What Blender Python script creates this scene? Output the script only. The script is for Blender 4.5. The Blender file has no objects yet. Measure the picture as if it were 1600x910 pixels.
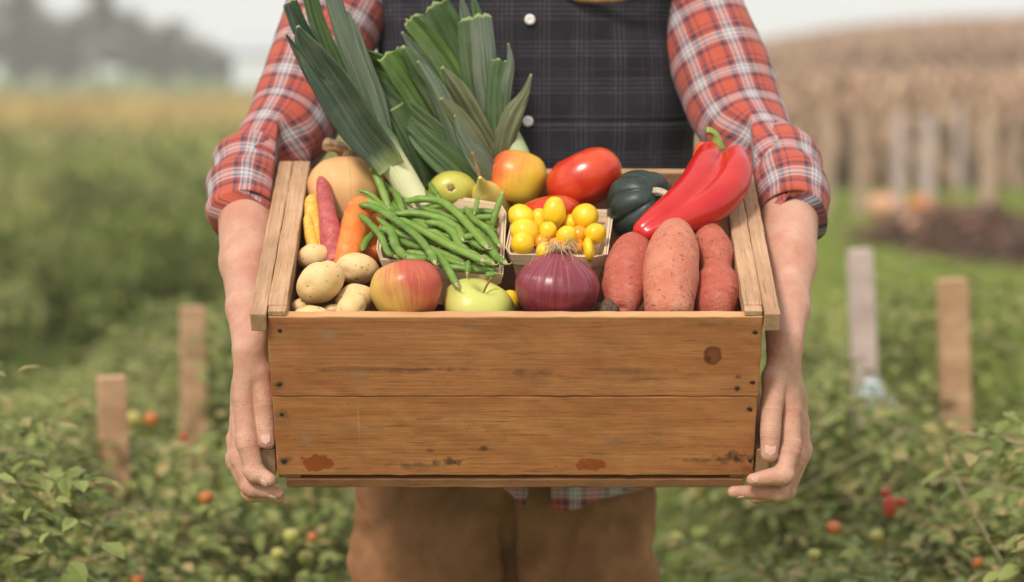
import bpy, bmesh, math, random
import numpy as np
from mathutils import Vector, Matrix, noise
random.seed(7)
PI = math.pi
sc = bpy.context.scene
COL = sc.collection

# ------------------------------------------------------------------ camera
CAMZ = 1.45
FPX = 3778.0
PITCH = math.atan(355.0 / FPX)
cam = bpy.data.cameras.new("camera")
camo = bpy.data.objects.new("camera", cam)
COL.objects.link(camo)
camo.location = (0, 0, CAMZ)
camo.rotation_euler = (PI / 2 - PITCH, 0, 0)
cam.sensor_width = 36.0
cam.lens = 85.0
cam.clip_start = 0.1
cam.clip_end = 3000
cam.dof.use_dof = True
cam.dof.focus_distance = 2.98
cam.dof.aperture_fstop = 2.7
cam.dof.aperture_blades = 0
sc.camera = camo
sc.render.resolution_x = 1024
sc.render.resolution_y = 582

# ------------------------------------------------------------------ world + sun (soft overcast day)
SUN_EL, SUN_AZ = math.radians(44), math.radians(208)      # azimuth clockwise from +Y
w = bpy.data.worlds.new("World")
sc.world = w
w.use_nodes = True
wt = w.node_tree
wt.nodes.clear()
sky = wt.nodes.new("ShaderNodeTexSky")
sky.sky_type = 'NISHITA'
sky.sun_disc = False
sky.sun_elevation = SUN_EL
sky.sun_rotation = SUN_AZ
sky.air_density = 1.0
sky.dust_density = 3.0
cloud = wt.nodes.new("ShaderNodeTexNoise")
cloud.inputs["Scale"].default_value = 2.2
cloud.inputs["Detail"].default_value = 5
cr_ = wt.nodes.new("ShaderNodeValToRGB")
cr_.color_ramp.elements[0].position = 0.3
cr_.color_ramp.elements[0].color = (9.2, 9.2, 9.25, 1)
cr_.color_ramp.elements[1].position = 0.75
cr_.color_ramp.elements[1].color = (11.8, 11.7, 11.7, 1)
wm = wt.nodes.new("ShaderNodeMixRGB")
wm.inputs[0].default_value = 0.88
wb = wt.nodes.new("ShaderNodeBackground")
wb.inputs["Strength"].default_value = 0.088
wo = wt.nodes.new("ShaderNodeOutputWorld")
wt.links.new(cloud.outputs["Fac"], cr_.inputs[0])
wt.links.new(sky.outputs[0], wm.inputs[1])
wt.links.new(cr_.outputs[0], wm.inputs[2])
wt.links.new(wm.outputs[0], wb.inputs["Color"])
wt.links.new(wb.outputs[0], wo.inputs["Surface"])
sun = bpy.data.lights.new("sun", 'SUN')
sun.energy = 2.5
sun.angle = math.radians(11)
sun.color = (1.0, 0.93, 0.85)
suno = bpy.data.objects.new("sun", sun)
COL.objects.link(suno)
sd = Vector((math.sin(SUN_AZ) * math.cos(SUN_EL), math.cos(SUN_AZ) * math.cos(SUN_EL), math.sin(SUN_EL)))
suno.rotation_euler = sd.to_track_quat('Z', 'Y').to_euler()
suno.location = (0, -3, 8)
sc.view_settings.view_transform = 'Standard'
sc.view_settings.look = 'None'
sc.view_settings.exposure = 0.31
sc.view_settings.gamma = 1.0
sc.view_settings.use_curve_mapping = False
sc.render.engine = 'CYCLES'
sc.cycles.use_denoising = True
sc.cycles.max_bounces = 6
sc.cycles.diffuse_bounces = 3
sc.cycles.glossy_bounces = 2
sc.cycles.transmission_bounces = 2
sc.cycles.volume_bounces = 1
sc.cycles.sample_clamp_indirect = 4

# ------------------------------------------------------------------ mapping helpers
def P(px, py, Y):
    dx, dy = (px - 800) / FPX, (455 - py) / FPX
    y = math.cos(PITCH) + dy * math.sin(PITCH)
    z = -math.sin(PITCH) + dy * math.cos(PITCH)
    s = Y / y
    return Vector((dx * s, Y, CAMZ + z * s))
def pxm(n, Y):
    return n * Y / FPX
# crate frame: x right, v inward (rising away from the camera), w up
TILT = math.radians(23.8)
CH = 0.2295            # wall height
CL = 0.412            # depth
CW = 0.2990           # half width
EV = Vector((0, math.cos(TILT), math.sin(TILT)))
EW = Vector((0, -math.sin(TILT), math.cos(TILT)))
EX = Vector((1, 0, 0))
CO = P(805, 495, 2.90) - EW * CH
def CR(x, v, w):
    return CO + EX * x + EV * v + EW * w
def cr(px, py, wz):
    """point where the line of sight through (px,py) meets the level wz above the crate's bottom"""
    o = Vector((0, 0, CAMZ)); d = P(px, py, 1.0) - o
    p0 = CO + EW * wz
    t = (p0 - o).dot(EW) / d.dot(EW)
    return o + d * t
CM = Matrix((( *EX, ), (*EV,), (*EW,))).transposed().to_4x4()
CM.translation = CO

# ------------------------------------------------------------------ scene bookkeeping
def tag(o, label=None, cat=None, group=None, kind=None):
    if label: o['label'] = label
    if cat: o['category'] = cat
    if group: o['group'] = group
    if kind: o['kind'] = kind
    return o
def empty(name, loc=(0, 0, 0), label=None, cat=None, group=None, mat=None):
    o = bpy.data.objects.new(name, None)
    COL.objects.link(o)
    o.empty_display_size = 0.05
    if mat is not None: o.matrix_world = mat
    else: o.location = loc
    return tag(o, label, cat, group)
def mk(name, V, F, mat=None, parent=None, uv=None, smooth=True, local=None, mats=None, fmat=None):
    """one mesh object; V world or local verts; uv: per-vertex list"""
    me = bpy.data.meshes.new(name)
    me.from_pydata([tuple(v) for v in V], [], [tuple(int(i) for i in f) for f in F])
    if uv is not None:
        lay = me.uv_layers.new(name="UVMap")
        li = np.empty(len(me.loops), dtype=np.int32)
        me.loops.foreach_get("vertex_index", li)
        arr = np.array(uv, dtype=np.float32)[li]
        lay.data.foreach_set("uv", arr.ravel())
    if smooth:
        me.polygons.foreach_set("use_smooth", [True] * len(me.polygons))
    for m in ([mat] if mat else []) + (mats or []):
        me.materials.append(m)
    if fmat is not None:
        me.polygons.foreach_set("material_index", fmat)
    me.update()
    o = bpy.data.objects.new(name, me)
    COL.objects.link(o)
    if local is not None: o.matrix_local = local
    if parent is not None:
        o.parent = parent
    return o
def world_child(o, parent):
    """parent o while keeping its world placement (parent matrix already set)"""
    bpy.context.view_layer.update()
    o.parent = parent
    o.matrix_parent_inverse = parent.matrix_world.inverted()
    return o
def frame_z(loc, zdir, xhint=(1, 0, 0)):
    z = Vector(zdir).normalized(); x = Vector(xhint)
    x = (x - z * x.dot(z))
    if x.length < 1e-4: x = Vector((0, 1, 0)) - z * z.y
    x.normalize(); y = z.cross(x)
    m = Matrix((x, y, z)).transposed().to_4x4(); m.translation = Vector(loc)
    return m
def copy_tree(o, parent=None):
    c = o.copy(); COL.objects.link(c)
    if parent is not None: c.parent = parent
    for ch in o.children: copy_tree(ch, c)
    return c

# ------------------------------------------------------------------ geometry helpers
def catmull(pts, n):
    pts = [np.array(p, float) for p in pts]
    if len(pts) == 2:
        return [pts[0] * (1 - t) + pts[1] * t for t in np.linspace(0, 1, n)]
    P_ = [2 * pts[0] - pts[1]] + pts + [2 * pts[-1] - pts[-2]]
    out = []; m = len(pts) - 1
    for k in range(n):
        t = k / (n - 1) * m; i = min(int(t), m - 1); f = t - i
        a, b, c, d = P_[i], P_[i + 1], P_[i + 2], P_[i + 3]
        out.append(0.5 * ((2 * b) + (-a + c) * f + (2 * a - 5 * b + 4 * c - d) * f * f + (-a + 3 * b - 3 * c + d) * f ** 3))
    return out
def sweep(path, n=16, rings=24, rf=None, nref=(0, -1, 0), caps=True, flat=1.0):
    """path: list of (x,y,z,r). rf(t, ang, pos)->multiplier. uv in metres around/along."""
    pp = catmull([tuple(p) for p in path], rings)
    C = [Vector(p[:3]) for p in pp]; R = [max(float(p[3]), 1e-4) for p in pp]
    V, UV = [], []; L = 0
    nr = Vector(nref)
    for i in range(rings):
        T = (C[min(i + 1, rings - 1)] - C[max(i - 1, 0)]).normalized()
        nr = (nr - T * nr.dot(T))
        if nr.length < 1e-5: nr = T.orthogonal()
        nr.normalize(); b = T.cross(nr)
        if i: L += (C[i] - C[i - 1]).length
        for k in range(n + 1):
            a = 2 * PI * k / n
            m = rf(i / (rings - 1), a, C[i] + nr * math.cos(a) * R[i] + b * math.sin(a) * R[i]) if rf else 1.0
            if k == n and rf: m = m0
            if k == 0: m0 = m
            V.append(C[i] + (nr * math.cos(a) * flat + b * math.sin(a)) * R[i] * m)
            UV.append((k / n * 2 * PI * (sum(R) / rings), L))
    F = []
    s = n + 1
    for i in range(rings - 1):
        for k in range(n):
            F.append((i * s + k, i * s + k + 1, (i + 1) * s + k + 1, (i + 1) * s + k))
    if caps:
        for i, rev in ((0, True), (rings - 1, False)):
            idx = [i * s + k for k in range(n)]
            V.append(C[i]); UV.append(UV[i * s]); c = len(V) - 1
            for k in range(n):
                f = (c, i * s + k, i * s + k + 1)
                F.append(f[::-1] if rev else f)
    return V, F, UV
def join(parts):
    V, F, UV = [], [], []
    for p in parts:
        o = len(V); V += list(p[0]); F += [tuple(i + o for i in f) for f in p[1]]
        UV += list(p[2]) if len(p) > 2 and p[2] is not None else [(0, 0)] * len(p[0])
    return V, F, UV
def fbm(p, s, seed=0):
    q = Vector(p) * s + Vector((seed * 13.1, seed * 7.7, seed * 3.3))
    return noise.noise(q) + 0.5 * noise.noise(q * 2.1)
def lathe(prof, n=48, rings=40, rf=None):
    """prof list (r,z) bottom to top, closed at both ends. rf(t, ang)->(rmul, dz)"""
    pp = catmull([tuple(p) for p in prof], rings)
    V, UV, F = [], [], []
    for i, (r, z) in enumerate(pp):
        r = max(r, 0)
        for k in range(n + 1):
            a = 2 * PI * k / n
            m, dz = rf(i / (rings - 1), a % (2 * PI)) if rf else (1, 0)
            V.append((r * m * math.cos(a), r * m * math.sin(a), z + dz)); UV.append((k / n, i / (rings - 1)))
    s = n + 1
    for i in range(rings - 1):
        for k in range(n):
            F.append((i * s + k, i * s + k + 1, (i + 1) * s + k + 1, (i + 1) * s + k))
    return V, F, UV
def lumpy(V, amp, scale, seed=0):
    out = []
    for v in V:
        v = Vector(v); L = v.length
        if L < 1e-6: out.append(v); continue
        out.append(v + v / L * fbm(v, scale, seed) * amp)
    return out
def box(x0, x1, y0, y1, z0, z1, bev=0.0015, seg=2):
    bm = bmesh.new()
    bmesh.ops.create_cube(bm, size=1)
    for v in bm.verts:
        v.co = Vector((x0 + (v.co.x + .5) * (x1 - x0), y0 + (v.co.y + .5) * (y1 - y0), z0 + (v.co.z + .5) * (z1 - z0)))
    if bev: bmesh.ops.bevel(bm, geom=list(bm.edges), offset=bev, segments=seg, affect='EDGES', profile=0.5)
    bm.normal_update()
    V = [v.co.copy() for v in bm.verts]; F = [[v.index for v in f.verts] for f in bm.faces]
    bm.free()
    return V, F
def rough_box(x0, x1, y0, y1, z0, z1, step=0.012, amp=0.0006, seed=0, bev=0.0018):
    """board: box subdivided along its edges with slightly uneven faces"""
    bm = bmesh.new()
    bmesh.ops.create_cube(bm, size=1)
    for v in bm.verts:
        v.co = Vector((x0 + (v.co.x + .5) * (x1 - x0), y0 + (v.co.y + .5) * (y1 - y0), z0 + (v.co.z + .5) * (z1 - z0)))
    bmesh.ops.bevel(bm, geom=list(bm.edges), offset=bev, segments=2, affect='EDGES', profile=0.5)
    for ax, (a, b) in enumerate(((x0, x1), (y0, y1), (z0, z1))):
        k = int((b - a) / step)
        for j in range(1, k):
            co = [0, 0, 0]; co[ax] = a + (b - a) * j / k; no = [0, 0, 0]; no[ax] = 1
            bmesh.ops.bisect_plane(bm, geom=list(bm.verts) + list(bm.edges) + list(bm.faces), plane_co=co, plane_no=no)
    for v in bm.verts:
        v.co += Vector((noise.noise(v.co * 45 + Vector((seed, 0, 0))), noise.noise(v.co * 45 + Vector((0, seed, 9))), noise.noise(v.co * 45 + Vector((3, 0, seed))))) * amp
    bm.verts.index_update(); bm.verts.ensure_lookup_table()
    V = [v.co.copy() for v in bm.verts]; F = [[v.index for v in f.verts] for f in bm.faces]
    bm.free()
    return V, F

# ------------------------------------------------------------------ signed-distance bodies (one continuous skin)
def sdf_mesh(prims, lo, hi, h, k=0.006, disp=None):
    """prims: ('c',a,b,ra,rb[,k]) tapered capsule | ('e',centre,(rx,ry,rz),rot3x3). Surface nets on a grid."""
    lo = np.array(lo, float); hi = np.array(hi, float)
    n = np.maximum(((hi - lo) / h).astype(int) + 1, 4)
    f = np.full(n, 1.0, dtype=np.float32)
    ax = [lo[i] + h * np.arange(n[i]) for i in range(3)]
    for p in prims:
        kk = k
        if p[0] == 'c':
            a, b, ra, rb = np.array(p[1]), np.array(p[2]), p[3], p[4]
            if len(p) > 5: kk = p[5]
            m = max(ra, rb) + kk * 2 + h * 2
            l_, h_ = np.minimum(a, b) - m, np.maximum(a, b) + m
        else:
            c, rr = np.array(p[1]), np.array(p[2])
            m = rr.max() + kk * 2 + h * 2
            l_, h_ = c - m, c + m
        i0 = np.clip(((l_ - lo) / h).astype(int), 0, n - 1); i1 = np.clip(((h_ - lo) / h).astype(int) + 2, 0, n)
        if np.any(i1 <= i0): continue
        X, Y, Z = np.meshgrid(ax[0][i0[0]:i1[0]], ax[1][i0[1]:i1[1]], ax[2][i0[2]:i1[2]], indexing='ij')
        if p[0] == 'c':
            d = b - a; L2 = max(d @ d, 1e-12)
            t = np.clip(((X - a[0]) * d[0] + (Y - a[1]) * d[1] + (Z - a[2]) * d[2]) / L2, 0, 1)
            D = np.sqrt((X - a[0] - t * d[0]) ** 2 + (Y - a[1] - t * d[1]) ** 2 + (Z - a[2] - t * d[2]) ** 2) - (ra + (rb - ra) * t)
        else:
            R = np.array(p[3]) if len(p) > 3 else np.eye(3)
            q = [(X - c[0]) * R[0][i] + (Y - c[1]) * R[1][i] + (Z - c[2]) * R[2][i] for i in range(3)]
            k0 = np.sqrt(sum((q[i] / rr[i]) ** 2 for i in range(3)))
            k1 = np.sqrt(sum((q[i] / rr[i] ** 2) ** 2 for i in range(3))) + 1e-9
            D = k0 * (k0 - 1) / k1
        S = f[i0[0]:i1[0], i0[1]:i1[1], i0[2]:i1[2]]
        hh = np.clip(0.5 + 0.5 * (S - D) / kk, 0, 1)
        f[i0[0]:i1[0], i0[1]:i1[1], i0[2]:i1[2]] = S * (1 - hh) + D * hh - kk * hh * (1 - hh)
    ins = f < 0
    # cells with sign change
    cs = np.zeros(n - 1, dtype=np.int8)
    corners = [(i, j, l) for i in (0, 1) for j in (0, 1) for l in (0, 1)]
    def sl(c, arr): return arr[c[0]:arr.shape[0] - 1 + c[0], c[1]:arr.shape[1] - 1 + c[1], c[2]:arr.shape[2] - 1 + c[2]]
    for c in corners: cs += sl(c, ins)
    act = (cs > 0) & (cs < 8)
    idx = np.full(act.shape, -1, dtype=np.int64)
    cells = np.argwhere(act)
    idx[act] = np.arange(len(cells))
    acc = np.zeros((len(cells), 3)); cnt = np.zeros(len(cells))
    for a_ in corners:
        for d_ in range(3):
            if a_[d_] == 0:
                b_ = list(a_); b_[d_] = 1
                ia = cells + np.array(a_); ib = cells + np.array(b_)
                fa = f[ia[:, 0], ia[:, 1], ia[:, 2]]; fb = f[ib[:, 0], ib[:, 1], ib[:, 2]]
                ch = (fa < 0) != (fb < 0)
                t = np.where(ch, fa / np.where(ch, fa - fb, 1), 0)
                pt = np.array(a_, float)[None, :].repeat(len(cells), 0); pt[:, d_] += t
                acc[ch] += pt[ch]; cnt[ch] += 1
    V = lo + h * (cells + acc / cnt[:, None])
    F = []
    for d_ in range(3):
        s0 = [slice(None)] * 3; s1 = [slice(None)] * 3
        s0[d_] = slice(0, -1); s1[d_] = slice(1, None)
        A, B = ins[tuple(s0)], ins[tuple(s1)]
        e = np.argwhere(A != B)
        o1, o2 = [(1, 2), (2, 0), (0, 1)][d_]
        ok = (e[:, o1] > 0) & (e[:, o2] > 0) & (e[:, o1] < act.shape[o1]) & (e[:, o2] < act.shape[o2])
        e = e[ok]
        q = []
        for (u, v) in ((0, 0), (1, 0), (1, 1), (0, 1)):
            c = e.copy(); c[:, o1] -= u; c[:, o2] -= v
            q.append(idx[c[:, 0], c[:, 1], c[:, 2]])
        q = np.stack(q, 1)
        fl = A[e[:, 0], e[:, 1], e[:, 2]]
        q[~fl] = q[~fl][:, ::-1]
        F.append(q)
    F = np.concatenate(F); F = F[(F >= 0).all(1)]
    # light smoothing
    for _ in range(2):
        s = np.zeros_like(V); c = np.zeros(len(V))
        for a_, b_ in ((0, 1), (1, 2), (2, 3), (3, 0)):
            np.add.at(s, F[:, a_], V[F[:, b_]]); np.add.at(c, F[:, a_], 1)
            np.add.at(s, F[:, b_], V[F[:, a_]]); np.add.at(c, F[:, b_], 1)
        V = V * 0.5 + 0.5 * s / np.maximum(c, 1)[:, None]
    if disp is not None: V = disp(V)
    return V, F

# ------------------------------------------------------------------ materials
class M:
    """small node-tree writer"""
    def __init__(s, name, rough=0.6, spec=0.4):
        s.m = bpy.data.materials.new(name); s.m.use_nodes = True
        s.t = s.m.node_tree; s.b = s.t.nodes["Principled BSDF"]
        s.b.inputs["Roughness"].default_value = rough
        s.b.inputs["Specular IOR Level"].default_value = spec
        s.tc = s.t.nodes.new("ShaderNodeTexCoord")
    def L(s, a, b): s.t.links.new(a, b)
    def set(s, node, key, v):
        if hasattr(v, 'is_linked') or isinstance(v, bpy.types.NodeSocket): s.L(v, node.inputs[key])
        else: node.inputs[key].default_value = v
    def coord(s, kind='Object', scale=(1, 1, 1), loc=(0, 0, 0), rot=(0, 0, 0)):
        n = s.t.nodes.new("ShaderNodeMapping")
        s.L(s.tc.outputs[kind], n.inputs[0])
        n.inputs["Scale"].default_value = scale; n.inputs["Location"].default_value = loc; n.inputs["Rotation"].default_value = rot
        return n.outputs[0]
    def world(s, scale=(1, 1, 1)):
        g = s.t.nodes.new("ShaderNodeNewGeometry"); n = s.t.nodes.new("ShaderNodeMapping")
        s.L(g.outputs["Position"], n.inputs[0]); n.inputs["Scale"].default_value = scale
        return n.outputs[0]
    def sep(s, v):
        n = s.t.nodes.new("ShaderNodeSeparateXYZ"); s.L(v, n.inputs[0]); return n.outputs
    def noise(s, v, scale=5, detail=3, rough=0.5, dist=0.0):
        n = s.t.nodes.new("ShaderNodeTexNoise"); s.L(v, n.inputs["Vector"])
        n.inputs["Scale"].default_value = scale; n.inputs["Detail"].default_value = detail
        n.inputs["Roughness"].default_value = rough; n.inputs["Distortion"].default_value = dist
        return n.outputs["Fac"]
    def voro(s, v, scale=5, feat='F1', rnd=1.0):
        n = s.t.nodes.new("ShaderNodeTexVoronoi"); s.L(v, n.inputs["Vector"]); n.feature = feat
        n.inputs["Scale"].default_value = scale; n.inputs["Randomness"].default_value = rnd
        return n.outputs["Distance"]
    def wave(s, v, scale=5, dist=2, axis='X', detail=2, dscale=1.0, prof='SIN'):
        n = s.t.nodes.new("ShaderNodeTexWave"); s.L(v, n.inputs["Vector"]); n.bands_direction = axis; n.wave_profile = prof
        n.inputs["Scale"].default_value = scale; n.inputs["Distortion"].default_value = dist
        n.inputs["Detail"].default_value = detail; n.inputs["Detail Scale"].default_value = dscale
        return n.outputs["Fac"]
    def rnd(s):
        return s.t.nodes.new("ShaderNodeObjectInfo").outputs["Random"]
    def ramp(s, fac, stops, interp='LINEAR'):
        n = s.t.nodes.new("ShaderNodeValToRGB"); s.L(fac, n.inputs[0]); cr = n.color_ramp; cr.interpolation = interp
        while len(cr.elements) < len(stops): cr.elements.new(0.5)
        for e, (p, c) in zip(cr.elements, stops):
            e.position = p; e.color = (c, c, c, 1) if isinstance(c, (int, float)) else (*c, 1)
        return n.outputs[0]
    def mix(s, fac, a, b, mode='MIX'):
        n = s.t.nodes.new("ShaderNodeMixRGB"); n.blend_type = mode
        for i, v in ((0, fac), (1, a), (2, b)):
            if isinstance(v, bpy.types.NodeSocket): s.L(v, n.inputs[i])
            elif i == 0: n.inputs[0].default_value = v
            else: n.inputs[i].default_value = (v, v, v, 1) if isinstance(v, (int, float)) else (*v, 1)
        return n.outputs[0]
    def math(s, op, a, b=0.0, c=0.0, clamp=False):
        n = s.t.nodes.new("ShaderNodeMath"); n.operation = op; n.use_clamp = clamp
        for i, v in enumerate((a, b, c)):
            if isinstance(v, bpy.types.NodeSocket): s.L(v, n.inputs[i])
            else: n.inputs[i].default_value = v
        return n.outputs[0]
    def spot(s, v, c, r, soft=0.4, rough=0.25, nscale=60):
        """1 inside an uneven ellipse at c with radii r (xyz, 0 = ignore axis)"""
        n = s.t.nodes.new("ShaderNodeVectorMath"); n.operation = 'SUBTRACT'; s.L(v, n.inputs[0]); n.inputs[1].default_value = c
        m = s.t.nodes.new("ShaderNodeVectorMath"); m.operation = 'MULTIPLY'; s.L(n.outputs[0], m.inputs[0])
        m.inputs[1].default_value = [1 / q if q else 0 for q in r]
        l = s.t.nodes.new("ShaderNodeVectorMath"); l.operation = 'LENGTH'; s.L(m.outputs[0], l.inputs[0])
        d = s.math('ADD', l.outputs["Value"], s.math('MULTIPLY', s.math('SUBTRACT', s.noise(v, nscale, 4), 0.5), rough * 4))
        return s.ramp(d, [(max(0, 1 - soft), 1.0), (1.0, 0.0)])
    def color(s, c): s.set(s.b, "Base Color", c if isinstance(c, bpy.types.NodeSocket) else (*c, 1)); return s
    def bump(s, h, strength=0.3, dist=0.001):
        n = s.t.nodes.new("ShaderNodeBump"); s.L(h, n.inputs["Height"])
        n.inputs["Strength"].default_value = strength; n.inputs["Distance"].default_value = dist
        s.L(n.outputs[0], s.b.inputs["Normal"]); return s
    def rough(s, v): s.set(s.b, "Roughness", v); return s
    def sss(s, wgt, radius=(1, .4, .2), scale=0.004):
        s.b.inputs["Subsurface Weight"].default_value = wgt
        s.b.inputs["Subsurface Radius"].default_value = radius
        s.b.inputs["Subsurface Scale"].default_value = scale; return s
def simple(name, c1, c2, scale=60, rough=0.6, bump=0.3, bdist=0.0006, spec=0.4, kind='Object'):
    m = M(name, rough, spec); v = m.coord(kind)
    n = m.noise(v, scale, 4, 0.6)
    m.color(m.mix(m.ramp(n, [(0.3, 0.0), (0.7, 1.0)]), c1, c2)).bump(m.noise(v, scale * 3, 3), bump, bdist)
    return m.m
# ------------------------------------------------------------------ wood
def wood(name, base, dark, light, axis='X', seed=0.0, spots=(), rough=0.7, grain=1.0, var=1.0, streaks=True, spec=0.25, worn=None):
    m = M(name, rough, spec)
    g = {'X': (1, 1, 1), 'Y': (1, 1, 1)}[axis]
    st = (1.2, 22, 22) if axis == 'X' else (22, 1.2, 22)
    v = m.coord('Object', loc=(seed, seed * .7, seed * .3))
    vs = m.coord('Object', scale=st, loc=(seed, seed * .7, seed * .3))
    fine = m.coord('Object', scale=(6, 160, 160) if axis == 'X' else (160, 6, 160), loc=(seed, 0, 0))
    n1 = m.noise(vs, 2.2, 5, 0.6, 0.6)
    n2 = m.noise(fine, 3.0, 3, 0.6)
    n3 = m.noise(v, 9, 4, 0.6)
    c = m.mix(m.ramp(n1, [(0.32, 0.0), (0.68, 1.0)]), base, light)
    c = m.mix(m.math('MULTIPLY', m.ramp(n2, [(0.45, 0.0), (0.75, 1.0)]), 0.45 * grain), c, dark)
    c = m.mix(m.math('MULTIPLY', m.ramp(n3, [(0.5, 0.0), (0.75, 1.0)]), 0.35 * var), c, dark)
    if streaks:
        vl = m.coord('Object', scale=(5, 60, 60) if axis == 'X' else (60, 5, 60), loc=(seed + 4, 0, 0))
        n4 = m.noise(vl, 1.0, 5, 0.7, 0.8)
        c = m.mix(m.math('MULTIPLY', m.ramp(n4, [(0.62, 0.0), (0.74, 1.0)]), 0.5), c, [x * .55 for x in dark])
        n5 = m.noise(v, 26, 5, 0.7)
        c = m.mix(m.math('MULTIPLY', m.ramp(n5, [(0.56, 0.0), (0.72, 1.0)]), 0.5), c, [x * .55 + .05 for x in base])
        nb = m.noise(m.coord('Object', scale=(3, 9, 9) if axis == 'X' else (9, 3, 9), loc=(seed * 2, 1, 3)), 2.4, 5, .65)
        c = m.mix(m.math('MULTIPLY', m.ramp(nb, [(0.46, 0.0), (0.66, 1.0)]), 0.55), c, [x * .62 for x in base])
        n6 = m.noise(v, 300, 2, 0.5)
        c = m.mix(m.math('MULTIPLY', m.ramp(n6, [(0.68, 0.0), (0.75, 1.0)]), 0.6), c, [x * .3 for x in dark])
    wv = m.wave(m.coord('Object', scale=(.10, 1, 1) if axis == 'X' else (1, .10, 1), loc=(seed, seed, seed)), 46, 9, 'Z' if axis == 'X' else 'X', 3, .35)
    c = m.mix(m.math('MULTIPLY', m.ramp(wv, [(0.55, 0.0), (0.95, 1.0)]), m.math('MULTIPLY', m.ramp(m.noise(v, 6, 3), [(.35, .05), (.65, 1)]), .26 * grain)), c, [x * .5 for x in base])
    n7 = m.noise(m.coord('Object', scale=(14, 420, 420) if axis == 'X' else (420, 14, 420), loc=(seed, 2, 0)), 1.0, 3, .6)
    c = m.mix(m.math('MULTIPLY', m.ramp(n7, [(0.60, 0.0), (0.68, 1.0)]), 0.55 * grain), c, [x * .4 for x in dark])
    for (cc, rr, col, amt, soft, rgh) in spots:
        rgh = rgh * 2.2 + (.06 if rr[0] > .008 else 0)
        f = m.spot(m.tc.outputs['Object'], cc, rr, soft, rgh, 95)
        c = m.mix(m.math('MULTIPLY', f, amt), c, col)
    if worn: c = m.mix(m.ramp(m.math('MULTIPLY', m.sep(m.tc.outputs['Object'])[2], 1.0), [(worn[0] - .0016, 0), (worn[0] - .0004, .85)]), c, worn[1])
    m.color(c)
    h = m.math('ADD', m.math('MULTIPLY', n2, 0.7), n1)
    m.bump(h, 0.45, 0.0008)
    m.rough(m.ramp(n3, [(0.3, rough - .08), (0.7, rough + .12)]))
    return m.m
def fl(px, py):      # photo pixel on the crate front -> crate local x, z
    p = CM.inverted() @ cr_front(px, py)
    return p.x, p.z
def cr_front(px, py):
    o = Vector((0, 0, CAMZ)); d = P(px, py, 1.0) - o
    t = (CO - o).dot(EV) / d.dot(EV)
    return o + d * t
DK = (0.045, 0.020, 0.010); BLK = (0.012, 0.008, 0.006); RUST = (0.26, 0.055, 0.012); GREY = (0.33, 0.195, 0.115)
def sp(px, py, rx, ry, col, amt=0.8, soft=0.5, rgh=0.12):
    x, z = fl(px, py)
    return ((x, 0, z), (rx * 0.00078, 0, ry * 0.00086), col, amt, soft, rgh)
top_spots = [sp(1113, 556, 16, 17, (0.09, 0.025, 0.010), .85, .2, .03), sp(1115, 556, 12, 13, (0.24, 0.075, 0.028), .7, .4, .06), sp(1108, 560, 5, 6, (0.07, 0.02, 0.01), .8, .6, .1), sp(515, 525, 16, 14, GREY, .8, .9, .2),
    sp(437, 517, 5, 4, BLK, .95), sp(436, 601, 13, 8, (.05, .035, .025), .8, .9), sp(437, 601, 5, 4, BLK, 1),
    sp(1180, 520, 6, 4, BLK, .95), sp(1176, 598, 6, 4, BLK, .95), sp(1152, 607, 7, 7, BLK, .85, .8), sp(1153, 589, 7, 5, (.10, .02, .015), .7, .8),
    sp(990, 580, 70, 7, (.14, .075, .045), .6, .9, .2), sp(640, 578, 200, 4, (.10, .05, .03), .6, .9, .3), sp(830, 584, 60, 6, (.15, .07, .04), .6, .9, .3),
    sp(560, 590, 18, 30, GREY, .35, .9, .3), sp(735, 510, 20, 8, (.2, .13, .09), .6, .9, .3), sp(1120, 508, 45, 8, (.2, .085, .035), .6, .9, .3), sp(1000, 592, 80, 4, (.17, .09, .055), .6, .9, .2)]
bot_spots = [sp(440, 648, 14, 8, (.07, .05, .04), .7, .9, .3), sp(445, 720, 14, 9, (.04, .03, .025), .85, .9, .2), sp(444, 722, 6, 4, BLK, .9),
    sp(497, 724, 26, 15, RUST, .9, .12, .12), sp(478, 684, 16, 16, GREY, .6, .9, .3), sp(702, 722, 26, 8, (.05, .022, .012), .85, .7, .25),
    sp(640, 727, 50, 7, (.08, .05, .035), .6, .9, .3), sp(755, 702, 12, 6, (.07, .03, .02), .8, .8, .2), sp(672, 705, 8, 4, (.15, .05, .02), .8, .5),
    sp(924, 727, 26, 11, RUST, .85, .15, .14), sp(1172, 640, 6, 4, BLK, .95), sp(1150, 716, 38, 10, (.035, .018, .012), .9, .8, .25), sp(1100, 720, 60, 6, (.10, .05, .03), .6, .9, .3),
    sp(1168, 735, 30, 9, (.22, .07, .02), .7, .8, .2), sp(560, 660, 2, 40, (.55, .35, .2), .3, .5, .05), sp(1030, 690, 20, 20, (.28, .13, .05), .5, .9, .3), sp(958, 690, 18, 12, (.2, .12, .09), .5, .9, .3)]
FB, FD, FL_ = (0.43, 0.150, 0.055), (0.19, 0.062, 0.020), (0.50, 0.215, 0.085)
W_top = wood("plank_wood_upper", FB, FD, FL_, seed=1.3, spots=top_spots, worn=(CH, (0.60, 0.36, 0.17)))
W_bot = wood("plank_wood_lower", (0.44, 0.155, 0.054), FD, (0.50, 0.225, 0.080), seed=5.1, spots=bot_spots)
W_rail = wood("rail_wood", (0.46, 0.265, 0.14), (0.27, 0.13, 0.06), (0.60, 0.39, 0.235), axis='Y', seed=2.2, rough=.8, var=1.2)
W_rail2 = wood("rail_wood_outer", (0.44, 0.25, 0.135), (0.24, 0.12, 0.06), (0.57, 0.365, 0.22), axis='Y', seed=8.2, rough=.8, var=1.2)
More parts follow.
